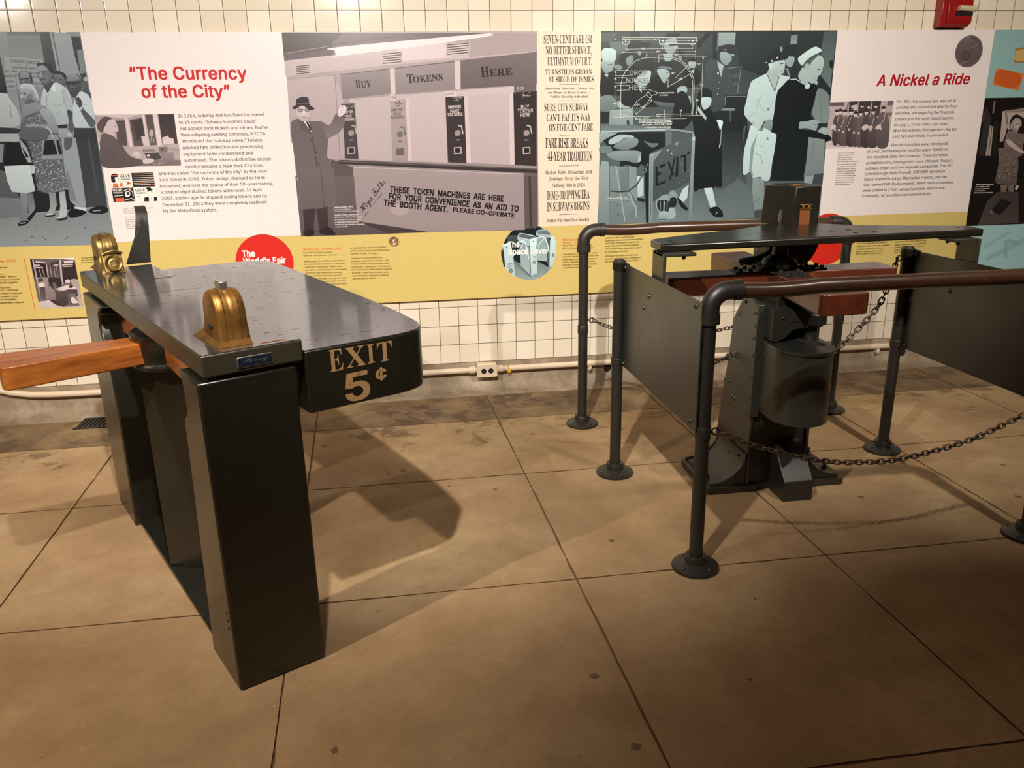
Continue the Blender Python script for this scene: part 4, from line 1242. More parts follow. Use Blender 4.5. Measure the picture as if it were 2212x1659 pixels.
for tx, x0, y0, x1, y1, cp in (("FARE BOX HOOD FRAME.", 628, 1412, 1112, 1402, 28), ("MATERIAL\u2014SOFT GREY IRON", 668, 1460, 1108, 1450, 22), ("2\u2014REQUIRED PER FARE BOX", 698, 1502, 1100, 1495, 22), ("TO BE CAST ON", 920, 985, 1140, 980, 20), ("\u2159\u2033 THICK", 925, 1022, 1050, 1015, 20), ("NO. 10-32 TAP", 560, 1368, 770, 1355, 22), ("# 10-32 TAP", 1360, 555, 1540, 548, 20),
    ("4\u00bd", 650, 325, 700, 323, 28), ("4\u00bd", 1140, 300, 1200, 298, 28), ("8\u215c\u2033", 880, 372, 940, 370, 28), ("4\u00bd", 1150, 415, 1205, 412, 26), ("97\u00b0", 1105, 692, 1165, 688, 26), ("3\u215e", 1212, 795, 1270, 765, 30), ("\u00be", 235, 1150, 280, 1148, 30), ("\u00be", 1225, 1250, 1262, 1248, 28), ("2\u00bc", 1465, 1100, 1505, 1098, 30), ("\u00bd", 1460, 1280, 1490, 1278, 26), ("5\u00be", 1535, 875, 1575, 873, 30), ("1\u215c", 665, 1215, 715, 1190, 26), ("\u215d", 250, 680, 285, 678, 26), ("\u215d", 250, 780, 285, 778, 26), ("\u215d", 250, 895, 285, 893, 26), ("\u215d", 840, 195, 885, 193, 22), ("\u215d", 248, 185, 285, 183, 22)):
    p.text(f, tx, x0, y0, x1, y1, W_, 'sans bold', cp, 1)
p.draw(f, WL, "l 0 6 625,1418 1115,1408\ne 0 420,205 12,12\ne 0 973,195 14,14\ne 0 1420,195 12,12\ne 0 1352,195 10,10\ne 0 1575,450 9,16\ne 0 1412,310 9,7\ne 0 425,320 9,7\ne 0 373,370 9,7\ne 0 1460,355 9,7\ne 0 585,1285 9,9\ne 0 805,1085 9,9")
p.text(h, "Crowd of passengers, 1943", 148, 1148, 470, 1140, W_, 'sans bold', None, 1); p.text(h, "New York Transit Museum Collection", 148, 1182, 510, 1172, W_, 'sans', None, 1)

# --- clerk photograph and the four transit cartoons
p = PRT('clerk_photograph', -.0206); clerk = p; f = (200, 235, .15974)
p.draw(f, G_SEP, """
p .60:.66 20,82 1100,70 1195,768 145,785
p .80 20,85 660,75 470,125 430,130 40,90
p .66 30,150 330,150 340,500 100,480
p .22 300,160 440,155 470,510 340,480
p .84 430,130 475,128 545,510 495,515
p .18:.24 500,150 690,120 720,500 560,510
p .14 545,165 670,150 700,390 600,430 570,300
p .86:.78 665,80 700,78 775,520 735,520
p .22:.3 710,80 810,78 870,490 780,495
p .88 810,75 875,75 940,490 880,500
p .12:.16 885,75 1100,72 1150,470 945,480
e .68 795,330 30,50
l .7 9 730,230 715,260 750,300
l .75 8 790,390 800,460
l .75 8 820,390 830,450
p .80 655,375 710,370 730,500 690,500
p .84 940,390 1000,370 1020,360 1040,400 1090,400 1110,470 950,480
p .70:.62 440,525 1170,480 1180,620 560,600 530,520
p .45 660,550 830,540 850,575 690,585
p .38 890,520 1010,510 1015,590 910,595
p .58 1010,530 1165,540 1168,575 1015,560
e .1 935,550 12,12
p .18 700,600 900,590 930,680 800,700 740,680
p .8 735,620 770,615 775,645 735,645
p .50:.44 910,600 1090,585 1110,700 940,700
p .4:.36 560,690 1190,690 1195,768 540,775
t .6:.95 16 9 800,720 1020,700 1020,730 820,760
# clerk
s .80:.74 160,230 200,170 280,140 320,190 350,285 325,320 300,360 240,360 170,320
s .22 60,230 80,180 150,110 210,110 260,130 210,160 180,220 160,250 130,320 80,290
l .3 6 285,320 330,318
l .25 6 290,240 325,235
s .28:.24 120,350 170,330 290,380 400,500 510,640 690,700 680,740 560,780 140,785 100,500 110,400
l .18 8 250,560 300,660 420,740
l .2 7 300,400 420,540
s .82:.72 540,600 610,580 670,640 640,670 580,660
s .80 680,690 770,670 830,690 800,730 700,740
""")
p = PRT('cartoon_print', -.0206); cart = p
def CP(v): return [(.16, .13, .15), (.87, .42, .28), (.97, .95, .92), (.80, .74, .68)][int(v)]
p.draw(f, CP, """
p 2 240,870 520,868 548,1062 258,1068
p 0 522,868 820,860 845,1050 550,1058
l 3 6 540,885 820,875
l 3 6 545,910 820,900
l 2 6 548,935 825,925
l 3 6 552,958 828,948
l 2 6 555,982 832,972
l 3 6 558,1006 835,996
l 2 6 562,1030 838,1020
l 1 8 600,885 660,882
l 1 8 760,950 800,948
l 1 8 620,1005 700,1002
l 1 8 780,1022 820,1020
p 0 255,1075 548,1065 575,1250 285,1260
p 2 550,1062 848,1052 875,1250 578,1252
p 1 305,1210 425,1205 435,1252 312,1256
l 2 9 300,1180 415,1170
s 2 440,1130 490,1110 510,1150 490,1190 450,1190
s 0 460,1130 490,1125 500,1150 470,1165
l 2 9 420,1110 480,1085 540,1120 550,1180
l 2 9 450,1230 530,1210 570,1240
s 1 480,1080 520,1068 525,1085 500,1095
s 0 250,900 290,875 340,890 345,920 300,930 310,990 260,990
l 1 10 250,905 345,900
p 1 280,1010 330,1005 360,1065 275,1068
p 1 370,1005 400,1000 410,1050 372,1052
p 1 465,990 490,980 515,1020 460,1030
l 0 6 370,990 460,985 520,1010
l 0 4 345,930 355,950 345,965 350,990
p 0 720,1070 775,1058 810,1095 755,1118
l 0 8 740,1120 815,1092
e 1 800,1122 10,8
p 0 700,1200 760,1190 765,1250 700,1252
p 0 830,1190 870,1190 876,1245 830,1248
p 2 765,1190 828,1188 830,1248 768,1250
e 0 795,1210 5,5
e 0 797,1232 5,5
l 0 4 600,1190 630,1180 650,1230
""")
p.text(f, "GIVE", 370, 928, 512, 924, CP(0), 'sans', 48, 2); p.text(f, "TOKENS", 378, 965, 508, 960, CP(0), 'serif bold', 20, 1)
p.text(f, "GIVE", 275, 1118, 405, 1112, CP(2), 'sans bold', 34, 2); p.text(f, "TOKENS", 282, 1148, 412, 1142, CP(2), 'serif bold', 20, 1)
p.text(f, "GIVE", 583, 1122, 712, 1115, CP(0), 'sans', 38, 2); p.text(f, "TOKENS", 592, 1152, 715, 1146, CP(0), 'serif bold', 20, 1)

# --- conductors group photograph
p = PRT('conductors_photograph', -.0206); cond = p; f = (1780, 200, .15068)
p.draw(f, G_SEP, """
p .72:.66 95,135 1000,115 915,775 25,805
p .30 85,145 300,135 285,190 75,200
p .42 340,130 370,130 330,280 310,280
p .14 370,128 490,125 470,260 350,280
p .80 390,190 470,170 470,250 390,260
p .14:.2 500,125 820,118 790,330 480,340
p .82 685,122 695,122 670,330 658,330
p .36 915,118 1000,116 990,180 905,190
p .42 890,290 980,285 970,340 880,340
p .84 30,690 60,690 910,770 915,780 25,805
""")
for i, (hx, hy, wd) in enumerate(((185, 285, 75), (235, 275, 60), (300, 285, 70), (390, 280, 85), (455, 310, 75), (525, 300, 80), (605, 280, 85), (705, 275, 105), (850, 240, 110))):
    v = .20+.05*(i % 3); b0 = 735+i*4
    p.draw(f, G_SEP, "s %g:%g %d,%d %d,%d %d,%d %d,%d %d,%d %d,%d" % (v+.04, v-.06, hx-wd*.4, hy+55, hx+wd*.4, hy+50, hx+wd*.75, hy+200, hx+wd*.55, b0, hx-wd*.85, b0, hx-wd*.8, hy+210))
    p.draw(f, G_SEP, "s .84 %d,%d %d,%d %d,%d %d,%d %d,%d\ns .12 %d,%d %d,%d %d,%d %d,%d %d,%d" % (hx-24, hy-8, hx+24, hy-10, hx+20, hy+28, hx, hy+42, hx-20, hy+28, hx-30, hy-6, hx-24, hy-36, hx+4, hy-46, hx+28, hy-34, hx+32, hy-8))
    p.draw(f, G_SEP, "e .78 %d,%d 15,19" % (hx-wd*.35, hy+250+(i % 3)*15))
p.draw(f, G_SEP, """
s .84 90,500 130,455 170,480 155,520 110,525
s .84 540,500 590,455 640,480 600,530 560,530
s .8 630,500 680,470 700,500 650,535
s .84 735,500 790,455 820,490 790,525 745,525
l .8 7 205,340 185,430
l .8 7 300,350 240,500
l .8 7 390,350 330,490
l .8 7 720,330 690,460
l .8 8 890,230 860,380 800,470
e .1 405,225 20,8
e .8 545,195 26,20
e .12 545,180 32,12
e .8 740,200 24,24
e .12 738,178 30,14
e .8 640,215 20,20
s .78 70,760 100,720 130,720 110,760
s .7 170,770 190,735 220,750 210,775
""")
# --- nickel coin
p = PRT('coin_print', -.0206); coin = p; f = (2060, 60, .16274)
cxx, czz = on_wall(2093, 111); disc(p, cxx, czz, .0835, G_SEP(.20)); disc(p, cxx, czz, .081, G_SEP(.32)); disc(p, cxx, czz, .077, G_SEP(.27))
p.draw(f, G_SEP, """
s .32:.25 80,200 150,140 230,140 300,190 330,280 290,330 300,400 230,430 180,500 130,470 90,400 70,300
s .22 110,330 170,300 220,340 200,430 140,450 100,400
l .46 8 90,180 140,145 230,130
l .42 8 150,185 200,165 250,170
l .46 8 230,260 280,265 320,275
l .5 8 110,500 130,455 175,455
l .42 6 280,180 310,210 300,240
l .15 6 210,240 240,280 300,300
""")
# --- toll clerk photograph on the yellow band
p = PRT('repairman_photograph', -.0206); rep = p; f = (0, 540, .09042)
p.draw(f, G_SEP, """
p .30:.34 710,215 1775,175 1985,1355 950,1400
p .97 715,215 1770,178 1780,240 1480,220
p .03 720,230 800,225 1000,660 820,640
p .05 820,300 1100,330 1150,650 880,640
p .88 850,270 1080,290 1090,310 850,300
p .85 830,350 960,355 960,375 835,375
p .80 840,400 1030,410 1030,430 850,430
p .60 905,410 925,410 1005,650 985,650
p .55 975,390 1000,390 1080,640 1060,640
p .72 1090,330 1115,330 1165,650 1140,650
p .14:.24 1150,300 1420,260 1480,700 1170,660
l .7 14 1180,300 1240,640
l .6 14 1280,340 1320,640
l .6 12 1340,340 1380,640
p .82 1300,350 1390,340 1390,370 1300,380
p .08 1480,280 1780,250 1860,720 1500,700
p .88 1520,270 1750,255 1750,310 1530,320
p .80 1480,340 1740,330 1740,360 1490,370
p .7 1500,390 1730,380 1730,400 1510,410
p .72:.5 765,235 800,232 1030,1270 990,1280
p .80:.7 1410,240 1450,240 1510,850 1470,840
p .55:.48 880,655 1140,655 1180,1180 1080,1180 980,800
p .12 920,690 1020,680 1030,750 930,760
p .92 920,790 1060,780 1075,870 940,890
p .2:.3 940,890 1075,880 1110,1190 980,1200
s .08 1160,680 1300,660 1450,690 1470,860 1300,930 1210,860
s .34 1260,780 1340,800 1350,900 1290,920
p .5:.42 1090,880 1220,880 1330,1010 1330,1190 1150,1180
p .22:.14 1310,960 1450,990 1600,960 1640,1280 1500,1360 1360,1260
p .72 1320,930 1420,890 1600,950 1450,990
p .84:.76 920,1240 1180,1200 1500,1360 1985,1330 1985,1360 950,1400
p .12 1180,1200 1330,1200 1400,1280 1490,1355 1330,1310
s .62:.7 1690,710 1800,690 1870,730 1900,900 1960,1200 1970,1330 1900,1320 1830,1120 1800,920 1730,830
s .85 1550,720 1640,700 1680,750 1640,790 1580,780
s .06 1520,690 1560,650 1620,690 1560,720 1560,770 1520,760
s .88 1430,900 1560,850 1640,830 1700,870 1800,880 1800,940 1620,940 1500,960
s .08 1640,870 1700,840 1740,870 1720,900 1650,900
l .08 22 1620,970 1830,950 1850,1100
l .06 18 1620,1010 1820,1000
l .1 14 1830,960 1830,1110
l .1 14 1640,1020 1640,1120 1720,1290
s .86 1690,1160 1750,1120 1830,1200 1870,1260 1730,1270
""")
# --- token disc fixed to the panel
tx, tz = on_wall(850.5, 521, -.03)
b = MB(); b.lathe([(.0, -.001), (.0225, -.001), (.0245, -.003), (.0245, -.010), (.0225, -.0115), (.0205, -.010), (.0, -.010)], (0, 0, 0), 40, 'y')
for i in range(len(b.v)): b.v[i] = (b.v[i][0]+tx-MO.x, b.v[i][1]-.0205, b.v[i][2]+tz-MO.z)
tok = b.build('token_disc', mat('bronze token', srgb(.60, .45, .33), .4, .3), mural, 0, 'round bronze token fixed under the token machine photograph')
def yl_cb(copies, fs, capu):
    vs = copies[0]; m2 = MB(); cx_ = (min(v[0] for v in vs)+max(v[0] for v in vs))/2; k = .021/capu
    for j, vs in enumerate(copies): m2.add([((v[0]-cx_)*k+tx-MO.x, -.0312-j*.00003, (v[1]-capu/2)*k+tz-MO.z) for v in vs], fs)
    o = m2.build('token_letter', mat('white enamel', srgb(.93, .88, .82), .4), tok); o.matrix_parent_inverse = Matrix()
request_text('Y', 'sans bold', yl_cb, 3)

# --- second panel, at the right edge of the view
M2 = Vector((5.8, 0, MB0)); mural2 = empty('exhibit_panel', 'pale blue museum panel with orange ticket and subway photograph at the right edge', 'exhibit panel', M2)
b = MB(); b.box(MR+.0012-M2.x, 6.9-M2.x, -.0205, -.0005, 0, MT-MB0); b.build('backing_board', M['board'], mural2)
q0 = Print('pale_blue_ground', -.0208, M2); q0.rect(MR+.0012, 6.9, MB0, MT, (.56, .72, .72), (.66, .82, .84))
f = (2060, 60, .16274)
def TK(v): return [(.80, .37, .17), (.86, .48, .24), (.62, .52, .30), (.80, .68, .42), (.45, .38, .22)][int(v)]
q0.draw(f, TK, "p 1 570,535 935,610 860,835 510,755\ns 0 600,560 880,620 830,790 560,740\np 2 820,270 1300,215 1300,440 800,470\ns 3 825,340 900,280 1280,255 1280,420 840,440\nl 4 5 830,290 1200,250\nl 4 5 830,450 1200,425")
f2 = (2060, 320, .1687)
def BL(v): return (.56+.1*v, .72+.1*v, .74+.1*v)
q0.draw(f2, BL, "p .3 380,1250 700,1060 720,1090 380,1300\np .2 400,1400 1000,1100 1000,1160 420,1450\np 0 640,1200 700,1160 880,1200 880,1240 690,1230 690,1400 640,1380")
q = Print('subway_photograph', -.0211, M2); x0 = on_wall(2130, 212)[0]; zt = on_wall(2180, 211)[1]; zb = on_wall(2150, 486)[1]
q.rect(MR+.0012, 6.2, zb, zt, G_DARK(.04), G_DARK(.05))
q.draw(f2, G_DARK, """
p .60 405,90 420,0 440,0 430,90
p .7 420,95 470,60 460,0 440,0
p .46:.36 570,0 820,0 830,240 800,480 560,460 530,420 580,180
t .3:.75 200 11 600,20 810,40 800,470 560,440
p .5:.4 600,470 690,480 650,660 615,670
p .5:.42 700,480 775,470 760,680 710,660
s .04 600,690 640,660 640,700 620,710
s .04 700,680 770,680 760,700 720,700
p .24:.30 430,680 560,560 850,560 830,960 310,985
p .08 470,800 620,640 740,700 590,860
e .5 482,815 18,22
s .88 785,530 800,480 830,480 815,530
p .08 830,400 1000,380 1000,960 830,960
""")
q.draw(f, G_DARK, """
l .5 22 545,980 525,1130
p .22 390,1120 450,1100 420,1250 380,1250
p .16 430,1040 500,1200 480,1300 400,1700 330,1700
p .72:.66 480,1300 505,1300 460,1700 420,1700
p .72:.66 512,1310 530,1310 490,1700 465,1700
p .10 540,1240 600,1240 560,1700 520,1700
p .85:.75 650,1110 730,1090 720,1300 660,1500 610,1520 640,1200
p .60 690,1100 960,1060 960,1130 720,1130
p .82 700,1130 960,1120 960,1420 900,1420 720,1350
s .08 740,1280 770,1190 830,1150 900,1180 960,1260 960,1700 880,1700 760,1400
l .5 26 690,1110 715,1280
s .74:.62 745,1330 770,1250 830,1195 890,1220 900,1290 870,1330 840,1390 780,1360
s .82 800,1250 860,1230 875,1300 840,1350 805,1320
l .2 7 820,1280 865,1275
s .50:.44 710,1390 780,1370 850,1400 940,1410 960,1440 920,1560 900,1700 680,1700 670,1560
t .3:.65 90 11 710,1400 930,1410 900,1650 700,1680
s .84 700,1500 740,1485 900,1620 960,1650 900,1660 740,1570
""")
for i, (tx_, x1) in enumerate((("Myrtle Avenue Elevated", 508), ("fare collection, 1942", 458), ("New York Transit Museum", 458), ("Lonto Collection", 395), ("Gift of the Transit Authority", 500))):
    q.text(f2, tx_, 285-i*5, 475+i*26, x1, 470+i*26, WHT, 'sans bold', None, 1)

# builds of the printed parts (after all lettering has been laid out)
flush_text()
newspaper.build(mural, 'cream column of newspaper headlines')
crowd.build(mural, 'blue-grey photograph of people queuing at a token sign')
token.build(mural, 'photograph of a man in a hat at the token machines')
soldier.build(mural, 'blue photograph of a sailor and soldiers at turnstiles')
hd.build(mural, 'red heading The Currency of the City'); hn.build(mural, 'red heading A Nickel a Ride')
t1.build(mural); t2.build(mural); t3.build(mural)
clerk.build(mural, 'small photograph of a clerk in a token booth'); cart.build(mural, 'four small black and orange cartoons')
cond.build(mural, 'small photograph of conductors in dark uniforms'); coin.build(mural, 'large brown nickel'); rep.build(mural, 'small photograph of a man bending over a turnstile')
d1.build(mural, 'red disc lettered The World\u2019s Fair'); d2.build(mural, 'red disc behind the fare box'); d3.build(mural, 'round photograph lettered The Space Saver')
q0.build(mural2, 'pale blue print with an orange ticket'); q.build(mural2, 'dark photograph of a woman in a subway car')

# ------------------------------------------------------------------ letters standing on metal faces
def letters(parent, name, m, items, y, thick=.0006):
    mb = MB(); cnt = [len(items)]
    def mk(it):
        s, x0, z0, w_, h_, style = it
        def cb(copies, fs, capu):
            al = [v for q_ in copies for v in q_]; xs = [v[0] for v in al]; a, c = min(xs), max(xs); lo = min(min(v[1] for v in al), 0)
            kz = h_/(max(v[1] for v in al)-lo)
            for j, vs in enumerate(copies): mb.add([(x0+(v[0]-a)*w_/(c-a), y-thick-j*.00001-v[2]*.000002, z0+(v[1]-lo)*kz) for v in vs], fs)
            cnt[0] -= 1
            if cnt[0] == 0:
                o = mb.build(name, m, parent)
        request_text(s, style, cb, 3)
    for it in items: mk(it)

# ------------------------------------------------------------------ left turnstile (dark green cabinet with the EXIT wing)
TH = math.radians(27.9)
ts = empty('turnstile', 'dark green cabinet turnstile with gold EXIT 5\u00a2 lettering, wooden arms and brass domes', 'turnstile', (1.2508, -2.5418, 0), TH)
# legs: profile in (v, z)
near = [(0, 0), (.243, 0), (.182, .69), (.182, .742), (.168, .754), (.150, .764), (.140, .78), (.138, .84), (.15, .868), (.17, .886), (0, .886)]
b = MB(); b.prism(near, 'x', 0, .25); b.build('leg', M['green'], ts, .006)
far = [(1.5, 0), (1.5, .886), (1.13, .886), (1.19, .872), (1.235, .845), (1.25, .80), (1.235, .76), (1.2, .735), (1.182, .70), (1.178, .45), (1.225, 0)]
b = MB(); b.prism(far, 'x', 0, .25); b.build('leg', M['green'], ts, .006)
b = MB(); b.box(.018, .235, .18, 1.26, 0, .016); b.build('base_plate', M['green'], ts, .003)
# cap over the legs
b = MB(); b.prism(round_poly([(.016, -.004), (.272, -.004), (.276, 1.57), (.012, 1.57)], .008, 3), 'z', .897, .9535); b.build('top_cap', M['satin'], ts, .004)
b = MB(); b.prism(round_poly([(.0175, -.0025), (.2705, -.0025), (.2745, 1.5685), (.0135, 1.5685)], .008, 3), 'z', .9530, .955); b.build('top_sheet', M['top'], ts, .0008)
b = MB(); b.box(.03, .26, .01, 1.49, .884, .9); b.build('cap_support', M['black_plastic'], ts)
# wing
wing = round_poly([(.276, .0), (.655, .0), (.70, .30), (.765, 1.60), (.276, 1.615)], [0, .11, .25, .16, 0], 8)
b = MB(); b.prism(wing, 'z', .747, .9185); b.build('wing', M['green'], ts, .004)
b = MB(); b.prism([(x if x < .3 else x-.0015, y+.0015 if y < .5 else y-.0015) for x, y in wing], 'z', .918, .921); b.build('wing_top_sheet', M['top'], ts, .0015)
letters(ts, 'exit_lettering', M['gold'], [('E', .341, .8505, .040, .060, 'serif'), ('X', .388, .852, .060, .056, 'serif'), ('I', .452, .853, .023, .054, 'serif'), ('T', .483, .851, .046, .055, 'serif'),
    ('5', .380, .755, .074, .082, 'sans bold'), ('\u00a2', .473, .798, .034, .038, 'sans bold')], -.0002)
# maker's plate
b = MB(); b.prism(round_poly([(.100, .907), (.190, .907), (.190, .935), (.100, .935)], .005, 3), 'y', -.0065, -.003); pl = b.build('name_plate', M['steel'], ts, .001, 'blue enamel plate with chrome rim')
b = MB(); b.prism(round_poly([(.1025, .9095), (.1875, .9095), (.1875, .9325), (.1025, .9325)], .004, 3), 'y', -.0070, -.0064); b.build('enamel_face', M['blue'], pl)
letters(pl, 'script_lettering', mat('dull blue lettering', (.07, .08, .11), .4), [('Perey', .115, .9145, .062, .016, 'script')], -.0070, .0003)
# lines, slots and the little copper strip on the cap
for x0, y0, x1, y1, wd in ((.045, .912, .283, .898, .0022), (.150, 1.347, .268, 1.338, .0016)):
    b = MB(); d = Vector((x1-x0, y1-y0)).normalized(); nx, ny = -d.y*wd/2, d.x*wd/2
    b.add([(x0+nx, y0+ny, .9554), (x1+nx, y1+ny, .9554), (x1-nx, y1-ny, .9554), (x0-nx, y0-ny, .9554)], [(0, 1, 2, 3)]); b.build('access_panel_seam', M['dark'], ts)
b = MB(); b.box(.180, .262, 1.190, 1.198, .9535, .9556); b.build('coin_slot', M['dark'], ts)
b = MB(); b.box(.172, .232, .018, .0215, .954, .9562); b.dome((.176, .021, .9555), .004, (0, 0, 1)); b.dome((.228, .021, .9555), .004, (0, 0, 1)); b.build('copper_strip', M['orange'], ts)
# screw holes low on the left flank
for z in (.235, .212, .188):
    b = MB(); b.lathe([(0, -.0009), (.0045, -.0009), (.0045, .002), (0, .002)], (0, .028, z), 10, 'x'); b.build('screw_hole', M['dark'], ts)
# hub, arms, column
HX, HY = .135, .78
b = MB(); b.prism([(HX-.112, HY+.02), (HX, HY-.092), (HX+.112, HY+.02), (HX, HY+.132)], 'z', .016, .742); b.build('column', M['green'], ts, .003)
b = MB(); b.lathe([(0, .742), (.120, .742), (.126, .746), (.126, .756), (.122, .760), (.117, .762), (.114, .768), (.116, .828), (.120, .836), (.126, .842), (.126, .854), (.118, .860), (.06, .864), (.04, .88), (.038, .9), (0, .9)], (HX, HY, 0), 48)
hub = b.build('hub', M['green'], ts, 0)
for k in range(8):
    a = k*math.pi/4+.3; b = MB(); b.dome((HX+.100*math.cos(a), HY+.100*math.sin(a), .858), .008, (0, 0, 1)); b.build('bolt_head', M['iron'], hub)
def paddle(mb, cx, cy, ang, r0, r1, w0, w1, z0, z1, ext=.03):
    # flared wooden arm seen from above: narrow at the hub, wide at the outer end
    pts = round_poly([(r0, -w0/2), (r1, -w1/2), (r1, w1/2), (r0, w0/2)], [.005, ext, ext, .005], 6)
    ca, sa = math.cos(ang), math.sin(ang)
    return mb.prism([(cx+x*ca-y*sa, cy+x*sa+y*ca) for x, y in pts], 'z', z0, z1)
for k, L in ((2, .492), (0, .44), (1, .50), (3, .40)):
    b = MB(); paddle(b, 0, 0, 0, .100, L, .100, .20 if k == 2 else .12, -.0355, .0355, .035)
    o = b.build('arm', M['arm_oak'], ts, .009, None, 3); o.location = (HX, HY, .7995); o.rotation_euler = (0, 0, k*math.pi/2 - (math.radians(1.0) if k == 2 else 0))
# brass domes: profile in (v, z), drawn over the cap
def brass_dome(v0, flip, nm, label):
    W0, W1 = .078, .154
    prof = [(-.004, 0), (.0, .012), (.002, .05), (.006, .09)] + [(.066+.060*math.cos(math.radians(t)), .080+.058*math.sin(math.radians(t))) for t in range(165, -1, -15)] + [(.128, .06), (.134, .035), (.148, .016), (.172, .004), (.18, 0)]
    mb = MB(); R = (lambda v: v0+v) if not flip else (lambda v: v0-v)
    # ribbed skin: step the outline in and out across the width
    steps = [(W0, -.012), (W0+.002, -.007), (W0+.006, -.003), (W0+.012, -.001), (W0+.0195, -.001), (W0+.0205, -.003), (W0+.022, .0005), (W0+.033, .0005), (W0+.034, -.0018), (W0+.035, -.0012), (W0+.045, -.0012), (W0+.046, .0005), (W0+.056, .0005), (W0+.0575, -.003), (W0+.0585, -.001), (W1-.008, -.002), (W1-.003, -.006), (W1, -.012)]
    cx, cz = .066, .07; n = len(prof); vs = []
    for x, d in steps:
        for v, z in prof:
            q = Vector((v-cx, z-cz)); L = q.length; q = q*((L+d)/L) if z > .02 else q*((L+d*.2)/L)
            vs.append((x, R(cx+q.x), .955+max(cz+q.y, 0)))
    fs = [(i*n+k, i*n+k+1, (i+1)*n+k+1, (i+1)*n+k) for i in range(len(steps)-1) for k in range(n-1)]
    fs += [tuple(range(n)), tuple(range((len(steps)-1)*n, len(steps)*n))[::-1]]
    mb.add(vs, fs)
    # flared skirt around the foot
    y0, y1 = sorted((R(-.005), R(.186)))
    mb.add([(W0-.007, y0, .9556), (W1+.004, y0, .9556), (W1+.005, y1, .9556), (W0-.016, y1, .9556), (W0+.003, y0+.005, .970), (W1-.003, y0+.005, .970), (W1-.004, y1-.03, .972), (W0+.003, y1-.03, .976)],
           [(0, 1, 5, 4), (1, 2, 6, 5), (2, 3, 7, 6), (3, 0, 4, 7)])
    bm_ = M['brass_dull' if flip else 'brass']; o = mb.build(nm, bm_, ts, 0, label)
    g = MB(); g.box((W0+W1)/2-.010, (W0+W1)/2+.010, R(.052) - .004, R(.052) + (.034 if not flip else -.026), 1.088, 1.110)
    if flip: g = MB(); g.box((W0+W1)/2-.009, (W0+W1)/2+.009, R(.07), R(.045), 1.088, 1.100)
    g.build('lug', M['steel'], o, .002)
    h = MB(); h.lathe([(0, -.003), (.0075, -.003), (.0075, .004), (0, .004)], (W0-.002, R(.06), 1.0), 16, 'x'); h.build('key_hole', M['dark'], o)
    return o
brass_dome(.034, False, 'coin_dome', 'gold brass dome nearest the EXIT wing')
o = brass_dome(1.635, True, 'coin_dome', 'tarnished brass dome with round coin dish')
# dish on the near face of the far dome
b = MB(); b.lathe([(0, .004), (.010, .004), (.013, .0), (.020, .0015), (.024, -.002), (.029, -.004), (.031, 0), (.031, .012), (0, .012)], (0, 0, 0), 30, 'y')
ds = b.build('coin_dish', M['brass_dull'], o); ds.location = (.118, 1.448, .990); ds.rotation_euler = (math.radians(-14), 0, 0)
b = MB(); b.prism([(1.446, .957), (1.50, .957), (1.50, 1.026), (1.466, 1.026)], 'x', .082, .152); b.build('dish_frame', M['brass_dull'], o, .004)
b = MB(); b.tube([(.082+.072*i/8, 1.452+.006*abs(i-4)/4, 1.024+.012*(1-((i-4)/4)**2)) for i in range(9)], .0045, 8); b.build('brow', M['brass_dull'], o)
# black fin at the far end
b = MB(); pth = [(1.640, .955), (1.642, 1.10), (1.646, 1.130), (1.656, 1.155), (1.674, 1.170), (1.696, 1.176)]
vs = []
for i, (v, z) in enumerate(pth):
    k = (z-.955)/.22; x0, x1 = .225+.045*k, .292+.02*k
    vs += [(x0, v, z), (x1, v, z), (x1, v+.003, z+.002), (x0, v+.003, z+.002)]
fs = [(i*4+a, i*4+(a+1) % 4, i*4+4+(a+1) % 4, i*4+4+a) for i in range(5) for a in range(4)]+[(0, 1, 2, 3), (20, 21, 22, 23)]
b.add(vs, fs); fin = b.build('upright_fin', M['iron'], ts, 0, 'black upright fin with curled top')
b = MB(); b.prism([(.196, .955), (.289, .955), (.283, 1.135), (.277, 1.135)], 'y', 1.622, 1.639); b.build('gusset', M['iron'], fin, .001)

# ------------------------------------------------------------------ right turnstile: riveted pedestal, four paddles, overhead beam and fare box
rt = empty('turnstile', 'riveted olive-black pedestal turnstile with four red-brown paddles under a beam', 'turnstile', (3.25, -1.47, 0))
RO = Vector((3.25, -1.47, 0))
def sh(mb):
    mb.v = [(x-RO.x, y-RO.y, z-RO.z) for x, y, z in mb.v]; return mb
b = MB(); b.prism(round_poly([(2.955, -1.60), (3.17, -1.60), (3.17, -1.585), (3.33, -1.585), (3.33, -1.60), (3.555, -1.60), (3.555, -1.28), (2.955, -1.28)], .012, 2), 'z', 0, .030); sh(b).build('base_plate', M['iron'], rt, .004)
# two side plates: profile in (y, z)
pf = [(-1.59, .03), (-1.245, .03), (-1.25, .11), (-1.325, .47), (-1.362, .69), (-1.455, .80), (-1.50, .81), (-1.59, .782)]
for x0, x1 in ((3.124, 3.136), (3.372, 3.384)):
    b = MB(); b.prism(pf, 'x', x0, x1)
    sgn = -1 if x0 < 3.2 else 1; xs = x0 if sgn < 0 else x1
    for y, z in ((-1.470, .775), (-1.42, .715), (-1.405, .55), (-1.47, .53), (-1.36, .41), (-1.40, .355), (-1.42, .352), (-1.37, .32), (-1.48, .15), (-1.575, .74), (-1.575, .68), (-1.575, .62)): b.dome((xs, y, z), .0075, (sgn, 0, 0), .006, 8)
    sh(b).build('side_plate', M['olive'], rt, .0015)
b = MB(); b.box(3.136, 3.372, -1.575, -1.27, .03, .40); b.prism([(-1.575, .40), (-1.30, .40), (-1.36, .69), (-1.45, .79), (-1.575, .775)], 'x', 3.136, 3.372); sh(b).build('column', M['iron'], rt, .003)
